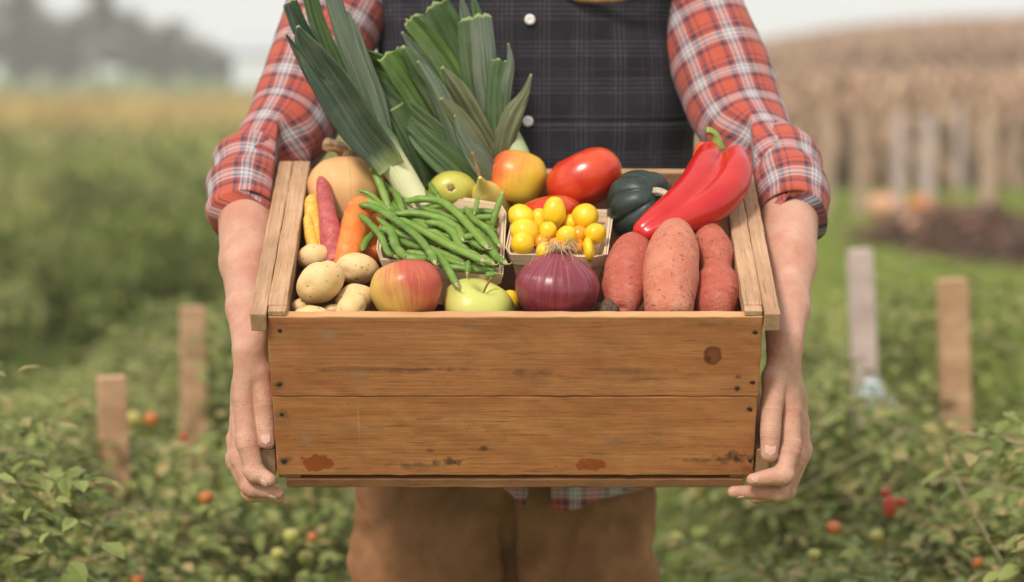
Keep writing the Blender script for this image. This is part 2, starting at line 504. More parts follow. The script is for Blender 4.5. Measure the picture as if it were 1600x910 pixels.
W_side = wood("side_wood", (0.36, 0.19, 0.085), (0.18, 0.085, 0.035), (0.47, 0.27, 0.13), axis='Y', seed=3.2, rough=.8)
W_back = wood("back_wood", (0.42, 0.24, 0.12), (0.24, 0.12, 0.05), (0.52, 0.33, 0.18), seed=4.2, rough=.8)
W_slat = wood("slat_wood", (0.23, 0.095, 0.038), (0.10, 0.04, 0.017), (0.33, 0.15, 0.065), seed=6.2, rough=.8)
M_nail = simple("nail_rust", (0.03, 0.018, 0.012), (0.015, 0.01, 0.008), 400, .7)

crate = empty("wooden_crate", mat=CM)
tag(crate, "worn brown wooden crate full of vegetables and fruit held in both hands", "crate")
T = 0.014
def bpart(name, b, mat, seed=0, amp=0.0006, parent=crate, step=0.014, bev=0.0016, label=None):
    V, F = rough_box(*b, seed=seed, amp=amp, step=step, bev=bev)
    o = mk(name, V, F, mat, parent, smooth=False)
    return tag(o, label)
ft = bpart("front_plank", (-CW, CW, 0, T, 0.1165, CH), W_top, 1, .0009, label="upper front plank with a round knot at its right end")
fb = bpart("front_plank", (-CW + .001, CW - .001, 0.0006, T, 0.0, 0.1158), W_bot, 2, .0010, label="lower front plank with rusty stains along its bottom edge")
bpart("back_plank", (-CW, CW, CL - T, CL, 0.01, CH - 0.004), W_back, 3)
for s in (-1, 1):
    a, b = sorted((s * (CW - T), s * (CW - 0.0005)))
    bpart("side_board", (a, b, T + .0006, CL - T - .0006, 0.002, CH - .016), W_side, 4 + s)
    a, b = sorted((s * (CW - 0.0225), s * (CW + 0.0003)))
    bpart("inner_rail", (a, b, T + .001, CL - .002, CH - .0155, CH + .0085), W_rail, 6 + s, .0009)
    # short front end of the inner rail sits on the plank's edge
    a, b = sorted((s * (CW + 0.0007), s * (CW + 0.0200)))
    bpart("outer_rail", (a, b, -.006, CL, CH - .017, CH + .0075), W_rail2, 9 + s, .0009)
    bpart("bottom_rail", (a, b, .004, CL - .02, -.002, .036), W_rail2, 12 + s, .0008)
    a, b = sorted((s * (CW - 0.0225), s * (CW - .0010)))
    bpart("rail_block", (a, b, .0006, T + .0004, CH + .0006, CH + .0075), W_rail, 15 + s, .0004, step=.01, bev=.001)
# bottom slats, the foremost seen under the front planks
bpart("bottom_slat", (-CW + .012, CW - .012, .002, .085, -.0195, -.0065), W_slat, 21, .0011)
for i in range(1, 4):
    bpart("bottom_slat", (-CW + .012, CW - .012, .002 + i * .1, .085 + i * .1, -.0195, -.0065), W_slat, 21 + i)
for s in (-1, 1):
    a, b = sorted((s * (CW - .03), s * (CW - .002)))
    bpart("bottom_batten", (a, b, .004, CL - .01, -.0062, -.0004), W_side, 31 + s)
bpart("floor_board", (-CW + T + .001, CW - T - .001, T + .001, CL - T - .001, .125, .131), W_slat, 40)
for px, py in ((437, 517), (437, 601), (444, 722), (440, 648), (1180, 520), (1176, 598), (1172, 640), (1172, 720), (1152, 607)):
    x, z = fl(px, py)
    V, F, UV = lathe([(0, 0), (.0021, 0), (.0021, .0009), (0, .0012)], 12, 8)
    V = [(v[0], -v[2] + .0004, v[1]) for v in V]
    mk("nail", [(v[0] + x, v[1], v[2] + z) for v in V], F, M_nail, crate)

# ------------------------------------------------------------------ cloth materials
def plaid_1d(m, u, stops): return m.ramp(m.math('FRACT', u), stops, 'LINEAR')
def plaid(name, per=0.058, uvs=(1, 1)):
    m = M(name, 0.9, 0.15)
    R_, N_, W_, G_, D_ = (0.45, 0.064, 0.027), (0.016, 0.018, 0.050), (0.52, 0.47, 0.45), (0.16, 0.18, 0.25), (0.30, 0.050, 0.034)
    def band(lst):
        out = []
        for a, b, c in lst:
            out += [(a + .006, c), (b - .006, c)]
        return out
    S = [(0, .17, R_), (.17, .205, N_), (.205, .30, R_), (.30, .39, N_), (.39, .46, D_), (.46, .51, W_), (.51, .55, G_), (.55, .63, W_), (.63, .67, G_), (.67, .71, W_), (.71, .78, D_), (.78, .86, N_), (.86, 1.0, R_)]
    uv = m.coord('UV')
    # slight weave wander
    wob = m.noise(uv, 9, 2)
    s = m.sep(uv)
    u = m.math('ADD', m.math('MULTIPLY', s[0], uvs[0] / per), m.math('MULTIPLY', wob, .10))
    v = m.math('ADD', m.math('MULTIPLY', s[1], uvs[1] / per), m.math('MULTIPLY', wob, .08))
    cu, cv = plaid_1d(m, u, band(S)), plaid_1d(m, v, band(S))
    tw = m.wave(uv, 420, 0, 'DIAGONAL', 0)
    c = m.mix(m.ramp(tw, [(0.2, 0.40), (0.8, 0.60)]), cu, cv)
    fz = m.noise(uv, 900, 2)
    c = m.mix(m.ramp(fz, [(0.35, 0.0), (0.75, 0.16)]), c, (0.62, 0.5, 0.48))
    m.color(c)
    m.bump(m.math('ADD', m.noise(uv, 26, 5, .6, .8), m.math('MULTIPLY', m.noise(uv, 600, 2), .2)), .75, .007)
    m.b.inputs["Sheen Weight"].default_value = 0.12
    return m.m
M_plaid = plaid("plaid_flannel")
def vestmat():
    m = M("dark_check_wool", 0.92, 0.12)
    uv = m.coord('UV'); s = m.sep(uv)
    base = (0.013, 0.0125, 0.016)
    def lines(u, per, on, fr):
        big = m.ramp(m.math('FRACT', m.math('MULTIPLY', u, 1 / per)), [(0, 0), (.05, 0), (.08, 1), (on, 1), (on + .03, 0), (1, 0)])
        fine = m.ramp(m.math('FRACT', m.math('MULTIPLY', u, fr)), [(0.2, 0), (.42, 1), (.62, 1), (.85, 0)])
        return m.math('MULTIPLY', big, fine)
    lu, lv = lines(s[0], .052, .50, 155), lines(s[1], .052, .50, 155)
    f = m.math('MULTIPLY', m.math('ADD', lu, lv), .62)
    n = m.noise(uv, 60, 4, .7)
    c = m.mix(m.math('MULTIPLY', f, m.ramp(n, [(.3, .25), (.7, .8)])), base, (0.095, 0.088, 0.104))
    red = m.ramp(m.math('FRACT', m.math('ADD', m.math('MULTIPLY', s[0], 1 / .068), -.72)), [(0, 0), (.46, 0), (.5, 1), (.54, 0), (1, 0)])
    redv = m.ramp(m.math('FRACT', m.math('ADD', m.math('MULTIPLY', s[1], 1 / .068), -.72)), [(0, 0), (.46, 0), (.5, 1), (.54, 0), (1, 0)])
    c = m.mix(m.math('MULTIPLY', m.math('ADD', red, redv), .5), c, (0.060, 0.022, 0.028))
    c = m.mix(m.ramp(m.noise(uv, 1100, 2), [(.45, 0), (.75, .45)]), c, (0.10, 0.10, 0.115))
    c = m.mix(m.ramp(m.noise(uv, 14, 4), [(.4, 0), (.75, .35)]), c, (0.055, 0.052, 0.06))
    m.color(c); m.bump(m.math('ADD', m.noise(uv, 22, 5), m.math('MULTIPLY', m.noise(uv, 500, 2), .3)), .8, .006)
    return m.m
M_vest = vestmat()
def cordmat():
    m = M("brown_corduroy", 0.9, 0.15)
    v = m.coord('Object')
    n = m.noise(v, 18, 5, .6)
    c = m.mix(m.ramp(n, [(.3, 0), (.7, 1)]), (0.24, 0.105, 0.048), (0.42, 0.195, 0.092))
    wv = m.wave(m.coord('Object', scale=(1, .35, .02)), 110, 1.5, 'X', 2)
    c = m.mix(m.math('MULTIPLY', wv, .30), c, (0.10, 0.042, 0.018))
    c = m.mix(m.ramp(m.noise(v, 300, 2), [(.5, 0), (.8, .3)]), c, (.30, .17, .10))
    m.color(c); m.bump(m.math('ADD', m.math('MULTIPLY', wv, .25), m.noise(v, 26, 5)), .8, .007)
    return m.m
M_cord = cordmat()
def skinmat():
    m = M("skin", 0.55, 0.35)
    v = m.coord('Object')
    n = m.noise(v, 24, 4, .6); n2 = m.noise(v, 8, 3)
    c = m.mix(m.ramp(n, [(.3, 0), (.7, 1)]), (0.47, 0.235, 0.155), (0.60, 0.345, 0.245))
    c = m.mix(m.ramp(m.noise(v, 30, 3), [(.46, 0), (.72, .5)]), c, (0.46, 0.155, 0.10))
    c = m.mix(m.ramp(m.noise(v, 220, 4, .65), [(.56, 0), (.72, .4)]), c, (0.36, 0.16, 0.10))
    m.color(c)
    h = m.math('ADD', m.math('MULTIPLY', m.voro(v, 700), .35), m.noise(v, 90, 4, .65))
    m.bump(h, .8, .0016)
    m.sss(.12, (1, .35, .18), .005)
    return m.m
M_skin = skinmat()
M_nailp = simple("fingernail", (0.58, 0.30, 0.235), (0.66, 0.40, 0.325), 80, .35, .15, .0002)
M_pearl = simple("pearl_button", (0.62, 0.56, 0.50), (0.82, 0.80, 0.76), 180, .25, .2, .0003, spec=.6)
M_hair = simple("brown_hair", (0.05, 0.028, 0.014), (0.11, 0.06, 0.03), 90, .6, .8, .003)
M_boot = simple("boot_leather", (0.06, 0.03, 0.016), (0.10, 0.055, 0.03), 40, .5)

# ------------------------------------------------------------------ the person
man = empty("person", (0.02, 3.5, 0), "person in plaid shirt, dark checked vest and brown trousers holding out the crate", "person")
def wchild(name, V, F, mat, uv=None, parent=man, off=None):
    off = off or man.location
    return mk(name, [Vector(v) - Vector(off) for v in V], F, mat, parent, uv=uv)
def creases(V, J):
    """knuckle wrinkles: shallow grooves round each finger joint, and slight skin unevenness"""
    V = V.copy()
    for ch in [J['thumb']] + J['fingers']:
        for j in (1, 2):
            a, b, c = (np.array(ch[j - 1][0]), np.array(ch[j][0]), np.array(ch[j + 1][0]))
            d = (c - a); d /= np.linalg.norm(d); r = ch[j][1]
            rel = V - b; s = rel @ d; rad = rel - s[:, None] * d; dist = np.linalg.norm(rad, axis=1) + 1e-9
            near = (dist < r * 1.7) & (np.abs(s) < .02)
            g = sum(np.exp(-((s - o) / .0011) ** 2) * w for o, w in ((-.0048, .6), (-.0020, .9), (.0012, 1), (.0042, .65)))
            back = (rel[:, 1] < .004)
            V -= rad / dist[:, None] * (g * .0011 * near * back)[:, None]
    return V
def hand(J, flip, elbow, wrist, k=.005):
    """J: joint positions; returns capsules"""
    pr = []
    def c(a, b, ra, rb, kk=k): pr.append(('c', tuple(a), tuple(b), ra, rb, kk))
    W_ = Vector(wrist); E_ = Vector(elbow)
    up = E_ + (E_ - W_).normalized() * .03
    # forearm: two muscles side by side, then the flat wrist
    ax = (W_ - E_).normalized(); side = Vector((1, 0, 0)); side = (side - ax * side.dot(ax)).normalized(); nrm = ax.cross(side)
    mid = E_.lerp(W_, .42); m2 = E_.lerp(W_, .75)
    for s in (-1, 1):
        c(up + side * s * .004, mid + side * s * .003, .036, .0325, .012)
        c(mid + side * s * .003, m2 + side * s * .005, .0325, .0225, .012)
        c(m2 + side * s * .005, W_ + side * s * .004 + nrm * s * .007, .0235, .0185, .012)
    th, fg = J['thumb'], J['fingers']
    for i, f in enumerate(fg):
        base = W_ + (Vector(f[0][0]) - W_) * .12 + Vector((0, (i - 1.2) * .010, 0))
        c(base, f[0][0], .0170 - .001 * i, f[0][1] + .0005, .010)
        if i: c(Vector(fg[i - 1][0][0]).lerp(W_, .4), Vector(f[0][0]).lerp(W_, .25), .0125, .0125, .009)
        for j in range(3):
            a, ra = f[j]; b, rb = f[j + 1]
            a = Vector(a); b = Vector(b)
            c(a, b, ra, rb * .97, .0035)
            if j: c(a - (b - a).normalized() * .002, a + (b - a).normalized() * .002, ra * 1.05, ra * 1.05, .003)
    c(W_ + Vector((0, -.004, -.006)), th[0][0], .0165, th[0][1], .012)
    c(th[0][0], th[1][0], th[0][1], th[1][1], .003)
    c(th[1][0], th[2][0], th[1][1], th[2][1] * .98, .004)
    c(th[2][0], th[3][0], th[2][1], th[3][1], .004)
    c(th[0][0], Vector(fg[0][0][0]).lerp(W_, .72), th[0][1] * .8, .012, .010)      # web
    # tendons and veins under the skin
    for i, (dx, dy, rr) in enumerate(((0, -.0105, .0032), (-flip * .0075, -.0075, .0030))):
        o_ = Vector((dx, dy, 0)); b_ = Vector(fg[0][0][0]) + Vector((-flip * .003 * i, -.0075, .004))
        c(W_ + o_ * .2, W_.lerp(b_, .5) + o_ * .9, .0022, rr, .006); c(W_.lerp(b_, .5) + o_ * .9, b_, rr, .0026, .004)

    lo = np.min([np.minimum(p[1], p[2]) - max(p[3], p[4]) - .01 for p in pr], axis=0)
    hi = np.max([np.maximum(p[1], p[2]) + max(p[3], p[4]) + .01 for p in pr], axis=0)
    return sdf_mesh(pr, lo, hi, .0013, k, lambda V: creases(V, J))
def pj(px, py, Y, r): return (tuple(P(px, py, Y)), r)
JL = {'thumb': [pj(405, 582, 2.992, .0145), pj(413, 625, 2.986, .0130), pj(415, 662, 2.984, .0124), pj(417, 690, 2.980, .0104)],
      'fingers': [[pj(381, 622, 2.988, .0142), pj(386, 690, 2.976, .0138), pj(398, 738, 2.968, .0122), pj(420, 750, 2.963, .0092)],
                  [pj(377, 640, 3.012, .0135), pj(375, 715, 2.998, .0128), pj(393, 762, 2.984, .0118), pj(434, 771, 2.978, .0080)],
                  [pj(375, 652, 3.036, .0122), pj(367, 720, 3.024, .0112), pj(392, 772, 3.012, .0100), pj(436, 778, 3.010, .0078)],
                  [pj(373, 656, 3.058, .0112), pj(367, 690, 3.052, .0105), pj(382, 748, 3.042, .0092), pj(418, 772, 3.040, .0072)]]}
JR = {'thumb': [pj(1211, 590, 2.985, .0155), pj(1206, 632, 2.972, .0138), pj(1204, 675, 2.962, .0128), pj(1202, 709, 2.958, .0108)],
      'fingers': [[pj(1234, 640, 2.990, .0145), pj(1234, 700, 2.974, .0142), pj(1222, 743, 2.960, .0130), pj(1176, 750, 2.944, .0082)],
                  [pj(1243, 652, 3.014, .0138), pj(1243, 718, 2.996, .0130), pj(1216, 770, 2.976, .0112), pj(1146, 769, 2.958, .0076)],
                  [pj(1248, 660, 3.038, .0128), pj(1254, 706, 3.024, .0116), pj(1228, 770, 3.010, .0104), pj(1180, 778, 3.004, .0078)],
                  [pj(1250, 664, 3.060, .0118), pj(1254, 700, 3.052, .0106), pj(1236, 752, 3.042, .0094), pj(1200, 776, 3.040, .0074)]]}
VL, FL2 = hand(JL, 1, P(386, 322, 3.215), P(391, 538, 3.005))
VR, FR2 = hand(JR, -1, P(1234, 322, 3.215), P(1226, 540, 3.005))
# head, neck and trunk under the clothes
bx = 0.022; by = 3.53
def c3(a, b, ra, rb, k=.03): return ('c', a, b, ra, rb, k)
hz = 1.74
pr = [c3((bx, by, .95), (bx, by, 1.25), .115, .12), c3((bx - .08, by, 1.40), (bx + .08, by, 1.40), .105, .105), c3((bx, by, 1.25), (bx, by, 1.42), .12, .12),
      c3((bx, by, 1.45), (bx, by - .02, 1.66), .06, .056), c3((bx - .18, by, 1.50), (bx + .18, by, 1.50), .05, .05),
      ('e', (bx, by - .03, hz + .015), (.078, .098, .108)), ('e', (bx, by - .07, hz - .055), (.056, .062, .06)),
      c3((bx, by - .122, hz + .015), (bx, by - .142, hz - .022), .010, .016, .010),
      c3((bx - .02, by - .122, hz - .058), (bx + .02, by - .122, hz - .058), .008, .008, .006),
      ('e', (bx - .078, by - .02, hz - .005), (.012, .022, .032)), ('e', (bx + .078, by - .02, hz - .005), (.012, .022, .032)),
      c3((bx - .055, by - .112, hz + .038), (bx + .055, by - .112, hz + .038), .011, .011, .012)]
VH, FH = sdf_mesh(pr, (bx - .26, by - .17, .82), (bx + .26, by + .16, hz + .15), .008, .02)
bp = join([(VL, FL2), (VR, FR2), (VH, FH)])
body = wchild("body", bp[0], bp[1], M_skin)
# hair cap, eyes
VX, FX = sdf_mesh([('e', (bx, by - .012, hz + .035), (.088, .105, .106)), ('e', (bx, by + .03, hz - .02), (.08, .075, .09))], (bx - .12, by - .14, hz - .14), (bx + .12, by + .14, hz + .16), .006, .02)
VX = np.array([v for v in VX]); wchild("hair", VX, FX, M_hair)
M_eye = simple("eye", (0.75, .72, .68), (.8, .78, .75), 50, .15)
for s in (-1, 1):
    V, F, UV = lathe([(0, -.011), (.008, -.008), (.011, 0), (.008, .008), (0, .011)], 16, 12)
    wchild("eye", [Vector(v) + Vector((bx + s * .031, by - .112, hz + .012)) for v in V], F, M_eye)

# fingernails
def nail_patch(c, along, width, length, face, lift=.0):
    c = Vector(c); a = Vector(along).normalized(); f = Vector(face).normalized(); f = (f - a * f.dot(a)).normalized(); s = a.cross(f)
    V, F, UV = [], [], []
    nu, nv = 9, 11
    for i in range(nv):
        v = i / (nv - 1) * 2 - 1
        for j in range(nu):
            u = j / (nu - 1) * 2 - 1
            e = (1 - abs(v) ** 3.2) ** .5 if abs(v) < 1 else 0
            V.append(c + s * (u * width / 2 * e) + a * (v * length / 2) + f * (lift - (u * u) * width * .13 - v * v * length * .03))
            UV.append((u, v))
    for i in range(nv - 1):
        for j in range(nu - 1):
            F.append((i * nu + j, i * nu + j + 1, (i + 1) * nu + j + 1, (i + 1) * nu + j))
    return V, F, UV
def nailpart(J, idx, face, width, length, t=.78):
    a, b = Vector(J[2][0]), Vector(J[3][0]); r = J[2][1] * (1 - t) + J[3][1] * t
    f = Vector(face); d = (b - a).normalized(); f = (f - d * f.dot(d)).normalized()
    V, F, UV = nail_patch(a.lerp(b, t) + f * (r * .99 + .0004), d, width, length, f)
    o = wchild("fingernail", V, F, M_nailp)
    so = o.modifiers.new("s", 'SOLIDIFY'); so.thickness = .001; so.offset = -1
nailpart(JL['thumb'], 0, (-.05, -1, .05), .0135, .0180, .80)
nailpart(JR['thumb'], 0, (.02, -1, .05), .0150, .0175, .80)
nailpart(JL['fingers'][0], 1, (.1, -.7, -.7), .0115, .0125, .85)
nailpart(JL['fingers'][1], 1, (.1, -.6, -.8), .0105, .0120, .85)
nailpart(JR['fingers'][0], 1, (-.2, -.9, .1), .0085, .0110, 1.0)
nailpart(JR['fingers'][1], 1, (-.2, -.5, -.9), .0095, .0115, .85)

# sleeves: swept cloth tubes with folds and a rolled cuff
def sleeve(pts, seed, nref=(0, -1, 0)):
    def rf(t, a, p):
        f = 1 + .045 * fbm(p, 9, seed) + .018 * (1 - 2 * abs(noise.noise(p * 22 + Vector((seed, 2, 0)))))
        g = max(0, (t - .50) / .5)
        f += .055 * g * math.sin(34 * t * 1.6 + 1.7 * math.sin(a + seed) + 2.2 * noise.noise(p * 9)) * (0.6 + .4 * math.cos(a * 2 + seed))
        f += .05 * math.sin(9 * t + 2 * a + seed) * (1 - g)
        return f
    return sweep(pts, 110, 150, rf, nref, caps=False)
def cuffm(pts, seed, bot):
    """rolled-up cuff: outer band then turned edge"""
    def rf(t, a, p):
        f = 1 + .045 * fbm(p, 12, seed) + .02 * math.sin(3 * a + seed + 2 * t)
        f += .045 * math.sin(21 * t + 1.2 * math.sin(a * 2 + seed) + 2.0 * noise.noise(p * 10)) * sstep_(1.0, .7, t) + .012 * noise.noise(p * 60)
        return f
    return sweep(pts, 110, 60, rf, (0, -1, 0), caps=False)
def pp(px, py, Y, r): return (*P(px, py, Y), r)
SLp = [pp(585, -90, 3.52, .070), pp(535, 0, 3.50, .070), pp(494, 100, 3.44, .066), pp(458, 190, 3.39, .064), pp(420, 240, 3.33, .055), pp(394, 275, 3.275, .045), pp(386, 305, 3.23, .039), pp(384, 325, 3.20, .035)]
SRp = [pp(1032, -90, 3.52, .070), pp(1078, 0, 3.50, .068), pp(1122, 100, 3.44, .066), pp(1154, 180, 3.39, .062), pp(1188, 235, 3.33, .054), pp(1219, 272, 3.275, .045), pp(1232, 303, 3.23, .039), pp(1234, 322, 3.20, .035)]
CLp = [pp(404, 244, 3.325, .046), pp(393, 262, 3.295, .052), pp(387, 280, 3.265, .047), pp(383, 296, 3.245, .051), pp(380, 318, 3.218, .048), pp(378, 334, 3.202, .0465), pp(378, 338, 3.198, .043), pp(381, 324, 3.212, .040), pp(384, 305, 3.235, .037)]
CRp = [pp(1210, 240, 3.325, .046), pp(1222, 258, 3.295, .052), pp(1229, 277, 3.265, .047), pp(1234, 294, 3.245, .051), pp(1239, 317, 3.218, .049), pp(1241, 334, 3.202, .047), pp(1241, 338, 3.198, .043), pp(1237, 323, 3.212, .040), pp(1233, 304, 3.235, .037)]
def clampx(v):
    v = Vector(v)
    if v.y < 3.33:
        lim = CW + .0225; s = -1 if v.x < CO.x else 1
        d = (v.x - CO.x) * s - lim
        if d < .0:                       # cloth pressed flat against the crate's outer rail
            w_ = sstep_(3.33, 3.29, v.y)
            nd = .0012 * math.exp(d * 60)
            v.x = CO.x + s * (lim + d * (1 - w_) + nd * w_)
    return v
def sstep_(a, b, x):
    t = min(max((x - a) / (b - a), 0), 1); return t * t * (3 - 2 * t)
for nm, pts, sd in (("shirt_sleeve", SLp, 3), ("shirt_sleeve", SRp, 8)):
    V, F, UV = sleeve(pts, sd)
    V = [clampx(v) for v in V]
    sl_ = wchild(nm, V, F, M_plaid, UV)
    tag(sl_)
    V, F, UV = cuffm(CLp if sd == 3 else CRp, sd, 0)
    V = [clampx(v) - man.location for v in V]
    mk("rolled_cuff", V, F, M_plaid, sl_, uv=[(u * 1.0 + .02, v + .03) for u, v in UV])

# vest: closed trunk shell with placket, yoke seam and buttons
def torso(name, z0, z1, mat, cx, cy, prof, nz, na, seamf=None, thick=0.0):
    V, F, UV = [], [], []
    for i in range(nz):
        z = z0 + (z1 - z0) * i / (nz - 1)
        t = i / (nz - 1)
        a_, b_ = prof(z)
        for k in range(na + 1):
            th = 2 * PI * k / na
            e = 2 / 2.6
            ca, sa = math.cos(th), math.sin(th)
            x = cx + a_ * math.copysign(abs(ca) ** e, ca); y = cy - b_ * math.copysign(abs(sa) ** e, sa)
            p = Vector((x, y, z))
            d = .0075 * fbm(p, 8, 4) + .0035 * math.sin(z * 26 + x * 14 + 2 * noise.noise(p * 5)) * .6
            if seamf: d += seamf(p)
            nx, ny = ca, -sa
            V.append((x + nx * d, y + ny * d, z)); UV.append((x - cx if sa > 0 else 2 * a_ + cx - x, z))
    s = na + 1
    for i in range(nz - 1):
        for k in range(na):
            F.append((i * s + k, i * s + k + 1, (i + 1) * s + k + 1, (i + 1) * s + k))
    return V, F, UV
TCX, TCY = P(831, 100, 3.5).x, 3.535
zt = 1.60
def vprof(z):
    a = .222 + .10 * min(max(0, (1.45 - z)), .14)
    if z > 1.555: a -= (z - 1.555) ** 1.1 * 1.2
    return max(a, .07), .148 - .35 * max(0, z - 1.545)
px_line = P(809, 100, 3.39).x
zseam = P(900, 190, 3.39).z
def seamf(p):
    d = 0
    if p.y < TCY:
        d -= .003 * math.exp(-((p.x - px_line) / .0022) ** 2)
        if p.x > px_line + .012: d -= .0035 * math.exp(-((p.z - zseam) / .0024) ** 2)
        if p.x > px_line: d += .0012
        d -= .0012 * math.exp(-((p.x - px_line - .034) / .0016) ** 2)
    return d
V, F, UV = torso("vest", .86, zt, M_vest, TCX, TCY, vprof, 190, 420, seamf)
vest = wchild("vest", V, F, M_vest, UV)
so = vest.modifiers.new("s", 'SOLIDIFY'); so.thickness = .004; so.offset = -1
for (px, py) in ((828, 31), (825, 190)):
    V, F, UV = lathe([(0, -.002), (.0060, -.0015), (.0075, .0008), (.0066, .0030), (.004, .0036), (0, .0026)], 32, 20)
    bpy.context.view_layer.update()
    o_ = Vector((0, 0, CAMZ)); d_ = (P(px, py, 1) - o_).normalized()
    hit, loc, nrm_, idx_ = vest.ray_cast(o_ - Vector(man.location), d_)
    c = (loc + Vector(man.location)) if hit else P(px, py, 3.384)
    c.y -= .0012
    wchild("button", [(c.x + v[0], c.y - v[2], c.z + v[1]) for v in V], F, M_pearl, parent=vest)
# brown lining showing at the vest's neck, plaid shirt shoulders, collar, tail
M_lin = simple("tan_lining", (0.20, 0.10, 0.04), (0.30, 0.16, 0.07), 90, .8)
pth = [(*(P(px, py, Y)), r) for px, py, Y, r in ((800, -80, 3.44, .005), (845, -34, 3.40, .005), (890, -6, 3.378, .005), (935, 0, 3.374, .0055), (980, -5, 3.376, .005), (1025, -30, 3.40, .005), (1065, -80, 3.44, .005))]
V, F, UV = sweep(pth, 16, 60, lambda t, a, p: 1 + .2 * noise.noise(p * 60))
wchild("vest_lining", V, F, M_lin, UV, parent=vest)
def sprof(z):
    a = .214 - max(0, z - 1.46) ** 1.4 * 3.2
    return max(a, .085), max(.136 - .45 * max(0, z - 1.48), .075)
V, F, UV = torso("shirt", .92, 1.60, M_plaid, TCX, TCY + .002, sprof, 90, 160)
wchild("shirt", V, F, M_plaid, UV)
# shirt tail peeking out below the crate
def tail(pts, y0, seed, tk=.002):
    V, F, UV = [], [], []
    n = 40
    for i in range(n):
        t = i / (n - 1)
        xs = [p[0] for p in pts]; px = xs[0] + (xs[-1] - xs[0]) * t
        py = float(np.interp(px, xs, [p[1] for p in pts]))
        top = P(px, 715, y0); b = P(px, py, y0 - .004)
        for j in range(10):
            q = top.lerp(b, j / 9)
            q.y -= .006 * math.sin(px * .06 + seed) + .01 * (j / 9)
            V.append(q); UV.append((q.x, q.z))
    for i in range(n - 1):
        for j in range(9):
            F.append((i * 10 + j, i * 10 + j + 1, (i + 1) * 10 + j + 1, (i + 1) * 10 + j))
    return V, F, UV
for pts, sd in (([(776, 755), (800, 772), (815, 793), (820, 786), (824, 755)], 1), ([(861, 796), (880, 797), (910, 790), (960, 774), (1030, 755)], 4)):
    V, F, UV = tail(pts, 3.40, sd)
    o = wchild("shirt_tail", V, F, M_plaid, UV)
    so = o.modifiers.new("s", 'SOLIDIFY'); so.thickness = .002
# trousers
lx, rx = P(672, 850, 3.52).x, P(908, 850, 3.52).x
hx = (lx + rx) / 2
ty = 3.53
pr = [c3((hx - .105, ty, .93), (lx, ty, .70), .112, .112, .02), c3((hx + .105, ty, .93), (rx, ty, .70), .112, .112, .02),
      c3((hx - .06, ty, .93), (hx + .06, ty, .93), .125, .125, .03), c3((hx - .03, ty, .84), (hx + .03, ty, .84), .105, .105, .03),
      c3((lx, ty, .70), (lx + .01, ty - .02, .45), .112, .085, .02), c3((rx, ty, .70), (rx - .01, ty - .02, .45), .112, .085, .02),
      c3((lx + .01, ty - .02, .45), (lx + .01, ty + .01, .10), .085, .080, .02), c3((rx - .01, ty - .02, .45), (rx - .01, ty + .01, .10), .085, .080, .02)]
def foldd(V):
    out = V.copy()
    for i, p in enumerate(V):
        q = Vector(p)
        cx_ = lx if q.x < hx else rx
        d = Vector((q.x - cx_, q.y - ty, 0))
        if d.length > 1e-5: d.normalize()
        a = .006 * noise.noise(Vector((q.x * 13, q.y * 13, q.z * 4.5))) + .006 * math.sin(q.z * 46 + 5 * noise.noise(q * 6) + q.x * 20) * (.5 + .5 * noise.noise(q * 5 + Vector((5, 5, 5)))) + .003 * noise.noise(q * 40)
        a -= (.022 * math.exp(-((q.x - hx - .004) / .007) ** 2) * sstep_(.86, .72, q.z) + .008 * math.exp(-((q.x - hx - .006) / .006) ** 2) + .010 * math.exp(-((q.x - hx - .085 - (q.z - .75) * .35) / .010) ** 2)) * (1 if q.y < ty else 0)
        a += .008 * noise.noise(Vector((q.x * 24 - q.z * 9, q.y * 9, q.z * 5 + q.x * 6)))
        a += .0035 * (1 - 2 * abs(noise.noise(Vector((q.x * 20 + q.z * 14, q.y * 8, q.z * 18 - q.x * 8)))))
        out[i] = tuple(q + d * a)
    return out
V, F = sdf_mesh(pr, (hx - .30, ty - .2, .05), (hx + .30, ty + .2, 1.07), .0050, .02, foldd)
tr = wchild("trousers", V, F, M_cord)
V, F = box(hx - .002, hx + .002, ty - .133, ty - .129, .74, .93, .0008)
for x in (lx + .01, rx - .01):
    V, F = sdf_mesh([c3((x, ty + .03, .06), (x, ty + .03, .16), .05, .05, .02), c3((x, ty + .03, .045), (x, ty - .16, .04), .045, .042, .03)], (x - .08, ty - .24, -.02), (x + .08, ty + .12, .24), .007, .02)
    V[:, 2] = np.maximum(V[:, 2], 0.001)
    wchild("boot", V, F, M_boot)
# ------------------------------------------------------------------ produce materials
def potato_mat():
    m = M("potato_skin", 0.6, 0.3); v = m.coord(loc=(0, 0, 0))
    r = m.rnd()
    c = m.mix(m.ramp(m.noise(v, 30, 4, .6), [(.3, 0), (.7, 1)]), (0.64, 0.42, 0.17), (0.76, 0.55, 0.28))
    c = m.mix(m.ramp(m.noise(v, 60, 5, .7), [(.60, 0), (.72, .6)]), c, (0.42, 0.24, 0.09))
    c = m.mix(m.ramp(m.voro(v, 110), [(.0, 1), (.13, .8), (.2, 0)]), c, (0.22, 0.11, 0.045))
    c = m.mix(m.ramp(m.noise(v, 14, 3), [(.50, 0), (.7, .5)]), c, (0.50, 0.27, 0.09))
    c = m.mix(m.ramp(m.noise(v, 420, 3), [(.6, 0), (.72, .45)]), c, (0.38, 0.22, 0.09))
    m.color(c); m.bump(m.math('ADD', m.noise(v, 90, 4), m.math('MULTIPLY', m.voro(v, 130), .4)), .35, .0012); m.sss(.1, (1, .6, .3), .003)
    return m.m
M_pot = potato_mat()
